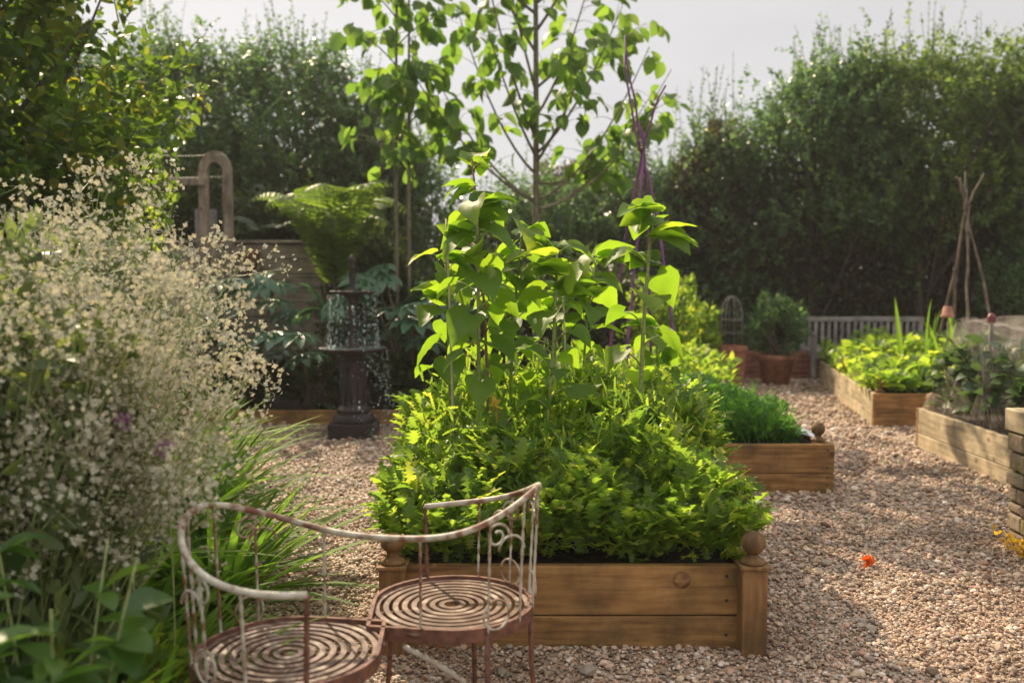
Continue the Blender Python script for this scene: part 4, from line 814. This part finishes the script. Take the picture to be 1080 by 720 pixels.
# ------------------------------------------------------------------ stone planter at the right edge
t = thing('stone_planter', (3.6, 4.2, 0), 'rubble stone planter with a pale timber coping at the right edge', 'planter'); m = MB(); wx, wy = 2.76, 5.22
def stones(m, axis):
    z = .01
    while z < .60:
        h = rng.uniform(.06, .12); h = min(h, .64 - z); p = 0.
        while p < 2.6:
            w = rng.uniform(.09, .24); j = rng.uniform(-.008, .012); c = (wx + .03 - j, wy - p - w / 2, z + h / 2) if axis == 'y' else (wx + .01 + p + w / 2, wy - .03 + j, z + h / 2)
            m.box(c, (.07, w - .012, h - .012) if axis == 'y' else (w - .012, .07, h - .012)); p += w
        z += h
stones(m, 'y'); m.build('stonework', 'stone', t, smooth=False, bevel=.012)
m = MB(); stones(m, 'x'); m.build('stonework', 'stone', t, smooth=False, bevel=.012)
m = MB(); m.box((wx + 1.05, wy - 1.33, .32), (1.95, 2.5, .63)); m.build('core', 'mortar', t, smooth=False)
board('coping', (wx + .07, wy + .02), (wx + .07, wy - 2.6), .645, .765, .17, M['pale_or_sunlit_wood'], t); board('coping', (wx + .16, wy - .07), (wx + 2.2, wy - .07), .645, .765, .17, M['pale_or_sunlit_wood'], t)
m = MB(); m.box((2.89, 5.14, .80), (.12, .12, .07)); tag(m.build('timber_block', 'pale_or_sunlit_wood', origin=(2.89, 5.14, .765), smooth=False, bevel=.008), 'small pale timber block on the corner of the stone planter', 'block')
t = thing('plant_pole', (2.8, 5.0, .765), 'thin pole with a pale dried flower head above the stone planter', 'pole'); m = MB(); m.tube([(2.80, 5.12, .76), (2.80, 5.12, 1.98)], .007, 7); m.build('pole_shaft', 'cane', t)
m = MB(); N = 40; dd = unit(rnd(N)); m.inst(OVAL, frames(dd, rnd(N), .032), np.tile([2.80, 5.12, 2.0], (N, 1))); m.build('seed_head', 'pink_petal', t)
shrub('planter_plant', (3.4, 4.6, .64), (.4, .35, .5), 'leafy plant in the stone planter, mostly outside the frame', N=700, mat='crop', ls=.08)
m = MB(); N = 60; m.inst(OVAL, frames(rnd(N) + [-.3, 0, .6], rnd(N), .04), np.c_[2.70 + rng.normal(0, .025, N), 4.95 + rng.normal(0, .13, N), rng.uniform(.02, .1, N)])
[m.tube(curve((2.7, 4.95, .0), (2.70 + rng.normal(0, .02), 4.95 + rng.normal(0, .1), .09), (0, 0, .02), 5), .002, 4) for _ in range(14)]
tag(m.build('yellow_weed', 'yellow_leaf', origin=(2.7, 4.95, .01)), 'yellow-leaved weed growing at the foot of the stone planter', 'weed')

# ------------------------------------------------------------------ left border
def sprays(loc, label, nst, zt, spread, nfl, fs, lean):
    t = thing('white_flowering_plant', loc, label, 'flowering plant', 'airy white flowering plants at the left'); s = MB(); m = MB(); b = np.array(loc, float); P = []; lf = MB()
    for i in range(nst):
        a = rng.uniform(0, 6.28); r = spread * rng.uniform(.1, 1) ** .6; e = b + [r * math.cos(a) + lean[0] * rng.uniform(.6, 1), r * math.sin(a) * .8 + lean[1], zt * rng.uniform(.6, 1.0) * (1 - .25 * (r / spread) ** 2)]
        C = curve(b + [rng.normal(0, .08), rng.normal(0, .08), 0], e, (0, 0, .08), 12); s.tube(C, np.linspace(.005, .0015, 12), 4, cap=False)
        for k in range(9):
            c = C[rng.integers(7, 12)]; o = unit(rnd(1) * .8 + [0, 0, .5])[0] + np.array([lean[0], 0, 0]) * .3; e2 = c + o * rng.uniform(.08, .24); s.tube([c, (c + e2) / 2 + rnd(1)[0] * .006, e2], [.0015, .0012, .0008], 3, cap=False); P += [e2 + rnd(1)[0] * .026 for _ in range(nfl)]
            P += [c + (e2 - c) * f + rnd(1)[0] * .012 for f in (.5, .8)]
    P = np.array(P); n = len(P); m.inst(PETAL4, frames(rnd(n), rnd(n), fs * rng.uniform(.6, 1.15, n)), P)
    N = 2200; q = b + np.clip(rnd(N), -1.3, 1.3) * [spread * .42, spread * .4, 0] + np.c_[np.zeros((N, 2)), rng.uniform(.05, zt * .82, N)]; lf.inst(LONG, frames(rnd(N) + [0, 0, .7], rnd(N), rng.uniform(.05, .11, N)), q)
    s.build('stem', 'stem', t); m.build('flowers', 'white_petal', t); lf.build('foliage', 'silver', t); return t
sprays((-1.50, 2.75, .01), 'nearest airy white flowering plant, its sprays reaching furthest right', 90, 1.64, .55, 14, .020, (.27, 0.05))
sprays((-1.85, 3.0, .01), 'airy white flowering plant in the middle of the left border', 66, 2.0, .58, 12, .021, (.2, 0))
sprays((-1.9, 3.9, .01), 'airy white flowering plant behind the other two, under the near tree', 60, 1.98, .7, 13, .022, (.25, 0))
def strap_clump(loc, n, L, label, mat='strap', grp='strap-leaved clumps in the left border'):
    t = thing('strap_leaf_clump', loc, label, 'plant', grp); m = MB(); b = np.array(loc)
    for T in STRAPS:
        k = n // 4; a = rng.uniform(0, 6.28, k); d = np.stack([np.cos(a) * .65, np.sin(a) * .65, rng.uniform(.7, 1.6, k)], -1)
        m.inst(T, frames(d, np.tile([0, 0, 1.], (k, 1)) + .01, L * rng.uniform(.7, 1.15, k), 1.3), b + np.c_[rng.normal(0, .06, (k, 2)), np.zeros(k)])
    m.build('foliage', mat, t); return t
c0 = strap_clump((-1.3, 3.9, .01), 140, .72, 'bright strap-leaved clump arching over the gravel behind the love seat')
for (x, y, s, a, lb) in ((-1.7, 4.6, 1.1, 1, 'bright strap-leaved clump further along the gravel, second back'), (-2.0, 5.6, 1.1, 2, 'strap-leaved clump third back along the gravel edge'), (-2.4, 6.8, 1.0, 3, 'smallest looking strap-leaved clump, farthest along the gravel edge'), (-1.55, 3.2, .8, 4, 'strap-leaved clump left of the love seat'), (-1.85, 3.9, 1.2, 5, 'strap-leaved clump under the middle white flowers'), (-1.2, 2.75, .85, 8, 'strap-leaved clump against the left arm of the love seat'), (-1.12, 2.2, .8, 6, 'strap-leaved clump at the bottom left, nearest the camera')):
    tag(copy_tree(c0, (x, y, .01), a, s), lb)
def broad_plant(loc, h, label, n=150, ls=.13, rad=.34):
    t = thing('broad_leaf_plant', loc, label, 'plant', 'broad-leaved plants at the lower left'); m = MB(); s = MB(); b = np.array(loc, float); P, D, S = [], [], []
    for i in range(5):
        a = i * 1.3; e = b + [rad * math.cos(a) * .6, rad * math.sin(a) * .6, h * rng.uniform(.8, 1)]; C = curve(b + [0.02 * math.cos(a), 0.02 * math.sin(a), 0], e, (0, 0, .05), 12); s.tube(C, np.linspace(.0045, .0025, 12), 6)
        for k in range(n // 5): f = rng.uniform(.15, 1); az = rng.uniform(0, 6.28); P.append(C[int(f * 11)]); D.append([math.cos(az), math.sin(az), rng.uniform(-.1, .6)]); S.append(ls * rng.uniform(.6, 1.15))
    m.inst(BROAD, frames(D, rnd(len(P)) * .25 + [0, 0, 1], S), np.array(P)); s.build('stem', 'stem', t); m.build('foliage', 'broad', t); return t
broad_plant((-1.05, 2.1, .01), .95, 'tall dark glossy broad-leaved plant at the left frame edge'); broad_plant((-.98, 2.0, .01), .62, 'lower dark glossy broad-leaved plant in the bottom left corner', ls=.12)
broad_plant((-1.6, 2.6, .01), .85, 'glossy broad-leaved plant behind the one at the left edge'); 
shrub('border_plant', (-1.22, 2.75, .01), (.25, .25, .42), 'small yellow-green leafy plant left of the love seat', N=900, mat='lime', ls=.05)
shrub('border_plant', (-1.6, 3.3, .01), (.35, .4, .7), 'mid green leafy plant under the nearest white flowers', N=1500, mat='crop', ls=.06)
shrub('border_plant', (-2.3, 4.6, .01), (.5, .5, .95), 'green leafy plant under the farthest white flowers', N=2200, mat='crop', ls=.07)
shrub('border_plant', (-2.8, 6.0, .01), (.6, .6, 1.1), 'green leafy plant in the left border near the fountain', N=2200, mat='crop', ls=.07)
for (x, y, z, lb) in ((-1.2, 2.75, 1.14, 'upper pink flower head among the white sprays'), (-1.14, 2.75, 1.07, 'middle pink flower head among the white sprays'), (-1.04, 2.8, .98, 'lower pink flower head among the white sprays')):
    t = thing('pink_flower', (x, y, .01), lb, 'flower', 'pink flower heads in the left border'); m = MB(); m.tube(curve((x, y, .0), (x, y, z), (.02, 0, 0), 8), .003, 5); m.build('stem', 'stem', t)
    m = MB(); N = 46; m.inst(OVAL, frames(rnd(N) + [0, 0, .7], rnd(N), .022), np.tile([x, y, z], (N, 1)) + rnd(N) * .012); m.build('petals', 'pink_petal', t)

# ------------------------------------------------------------------ light
SUN_EL, SUN_AZ = R(39), R(-28)          # azimuth from +Y, negative to the left
sd = Vector((math.sin(SUN_AZ) * math.cos(SUN_EL), math.cos(SUN_AZ) * math.cos(SUN_EL), math.sin(SUN_EL)))
sl = bpy.data.lights.new('sun', 'SUN'); sl.energy = 5; sl.angle = R(.6); sl.color = (1, .81, .57)
so = bpy.data.objects.new('sun', sl); col.objects.link(so); so.rotation_euler = sd.to_track_quat('Z', 'Y').to_euler(); so.location = (0, 0, 20)
w = bpy.data.worlds.new('World'); sc.world = w; w.use_nodes = True; nt = w.node_tree; nt.nodes.clear(); L = nt.links.new
sky = nd(nt, 'ShaderNodeTexSky'); sky.sky_type = 'NISHITA'; sky.sun_disc = False; sky.sun_elevation = SUN_EL; sky.sun_rotation = SUN_AZ; sky.dust_density = 3; sky.air_density = 1
hs = nd(nt, 'ShaderNodeHueSaturation'); hs.inputs['Saturation'].default_value = .35; L(sky.outputs[0], hs.inputs['Color'])
tc = nd(nt, 'ShaderNodeTexCoord'); nz = nd(nt, 'ShaderNodeTexNoise', Scale=2.0, Detail=5.0, Roughness=.55); mp = nd(nt, 'ShaderNodeMapping'); mp.inputs['Scale'].default_value = (1, 1, 3); L(tc.outputs['Generated'], mp.inputs[0]); L(mp.outputs[0], nz.inputs['Vector'])
cr = ramp(nt, [(.3, (4.2, 4.13, 4.17)), (.7, (5.1, 5.02, 5.05))], nz.outputs['Fac'])
sx = nd(nt, 'ShaderNodeSeparateXYZ'); L(tc.outputs['Generated'], sx.inputs[0]); gr = nd(nt, 'ShaderNodeMapRange'); L(sx.outputs[2], gr.inputs[0]); gr.inputs[1].default_value = .3; gr.inputs[2].default_value = .75; gr.inputs[3].default_value = 1; gr.inputs[4].default_value = 1.9
vm = nd(nt, 'ShaderNodeVectorMath', operation='SCALE'); L(cr.outputs[0], vm.inputs[0]); L(gr.outputs[0], vm.inputs[3])
mx = nd(nt, 'ShaderNodeMix', data_type='RGBA'); mx.inputs[0].default_value = .88; L(hs.outputs[0], mx.inputs[6]); L(vm.outputs[0], mx.inputs[7])
bg = nd(nt, 'ShaderNodeBackground', Strength=.1); L(mx.outputs[2], bg.inputs[0]); ow = nd(nt, 'ShaderNodeOutputWorld'); L(bg.outputs[0], ow.inputs[0])

# ------------------------------------------------------------------ air
hz = MB(); hz.box((0, 10, 4), (44, 36, 10)); hm, hnt, ho = newmat('haze_air'); pv = nd(hnt, 'ShaderNodeVolumePrincipled', Density=HAZE, Anisotropy=.25)
pv.inputs['Color'].default_value = (1, .95, .93, 1); hnt.links.new(pv.outputs[0], ho.inputs['Volume'])
ho_ = hz.build('haze', hm, origin=(0, 10, 4), smooth=False); tag(ho_, 'thin pale sunlit haze in the garden air', 'haze', kind='stuff')
# ------------------------------------------------------------------ camera
cam = bpy.data.cameras.new('camera'); co = bpy.data.objects.new('camera', cam); col.objects.link(co); co.location = (0, 0, 1.5); co.rotation_euler = (R(86), 0, 0)
cam.sensor_width = 36; cam.lens = 33.333; cam.clip_end = 1000; cam.clip_start = .05; sc.camera = co
cam.dof.use_dof = True; cam.dof.focus_distance = 4.2; cam.dof.aperture_fstop = 1.8
sc.view_settings.view_transform = 'Standard'; sc.view_settings.look = 'None'; sc.view_settings.exposure = .62; sc.view_settings.gamma = 1
sc.cycles.use_denoising = True; sc.cycles.max_bounces = 8; sc.cycles.transparent_max_bounces = 12; sc.cycles.sample_clamp_indirect = 6
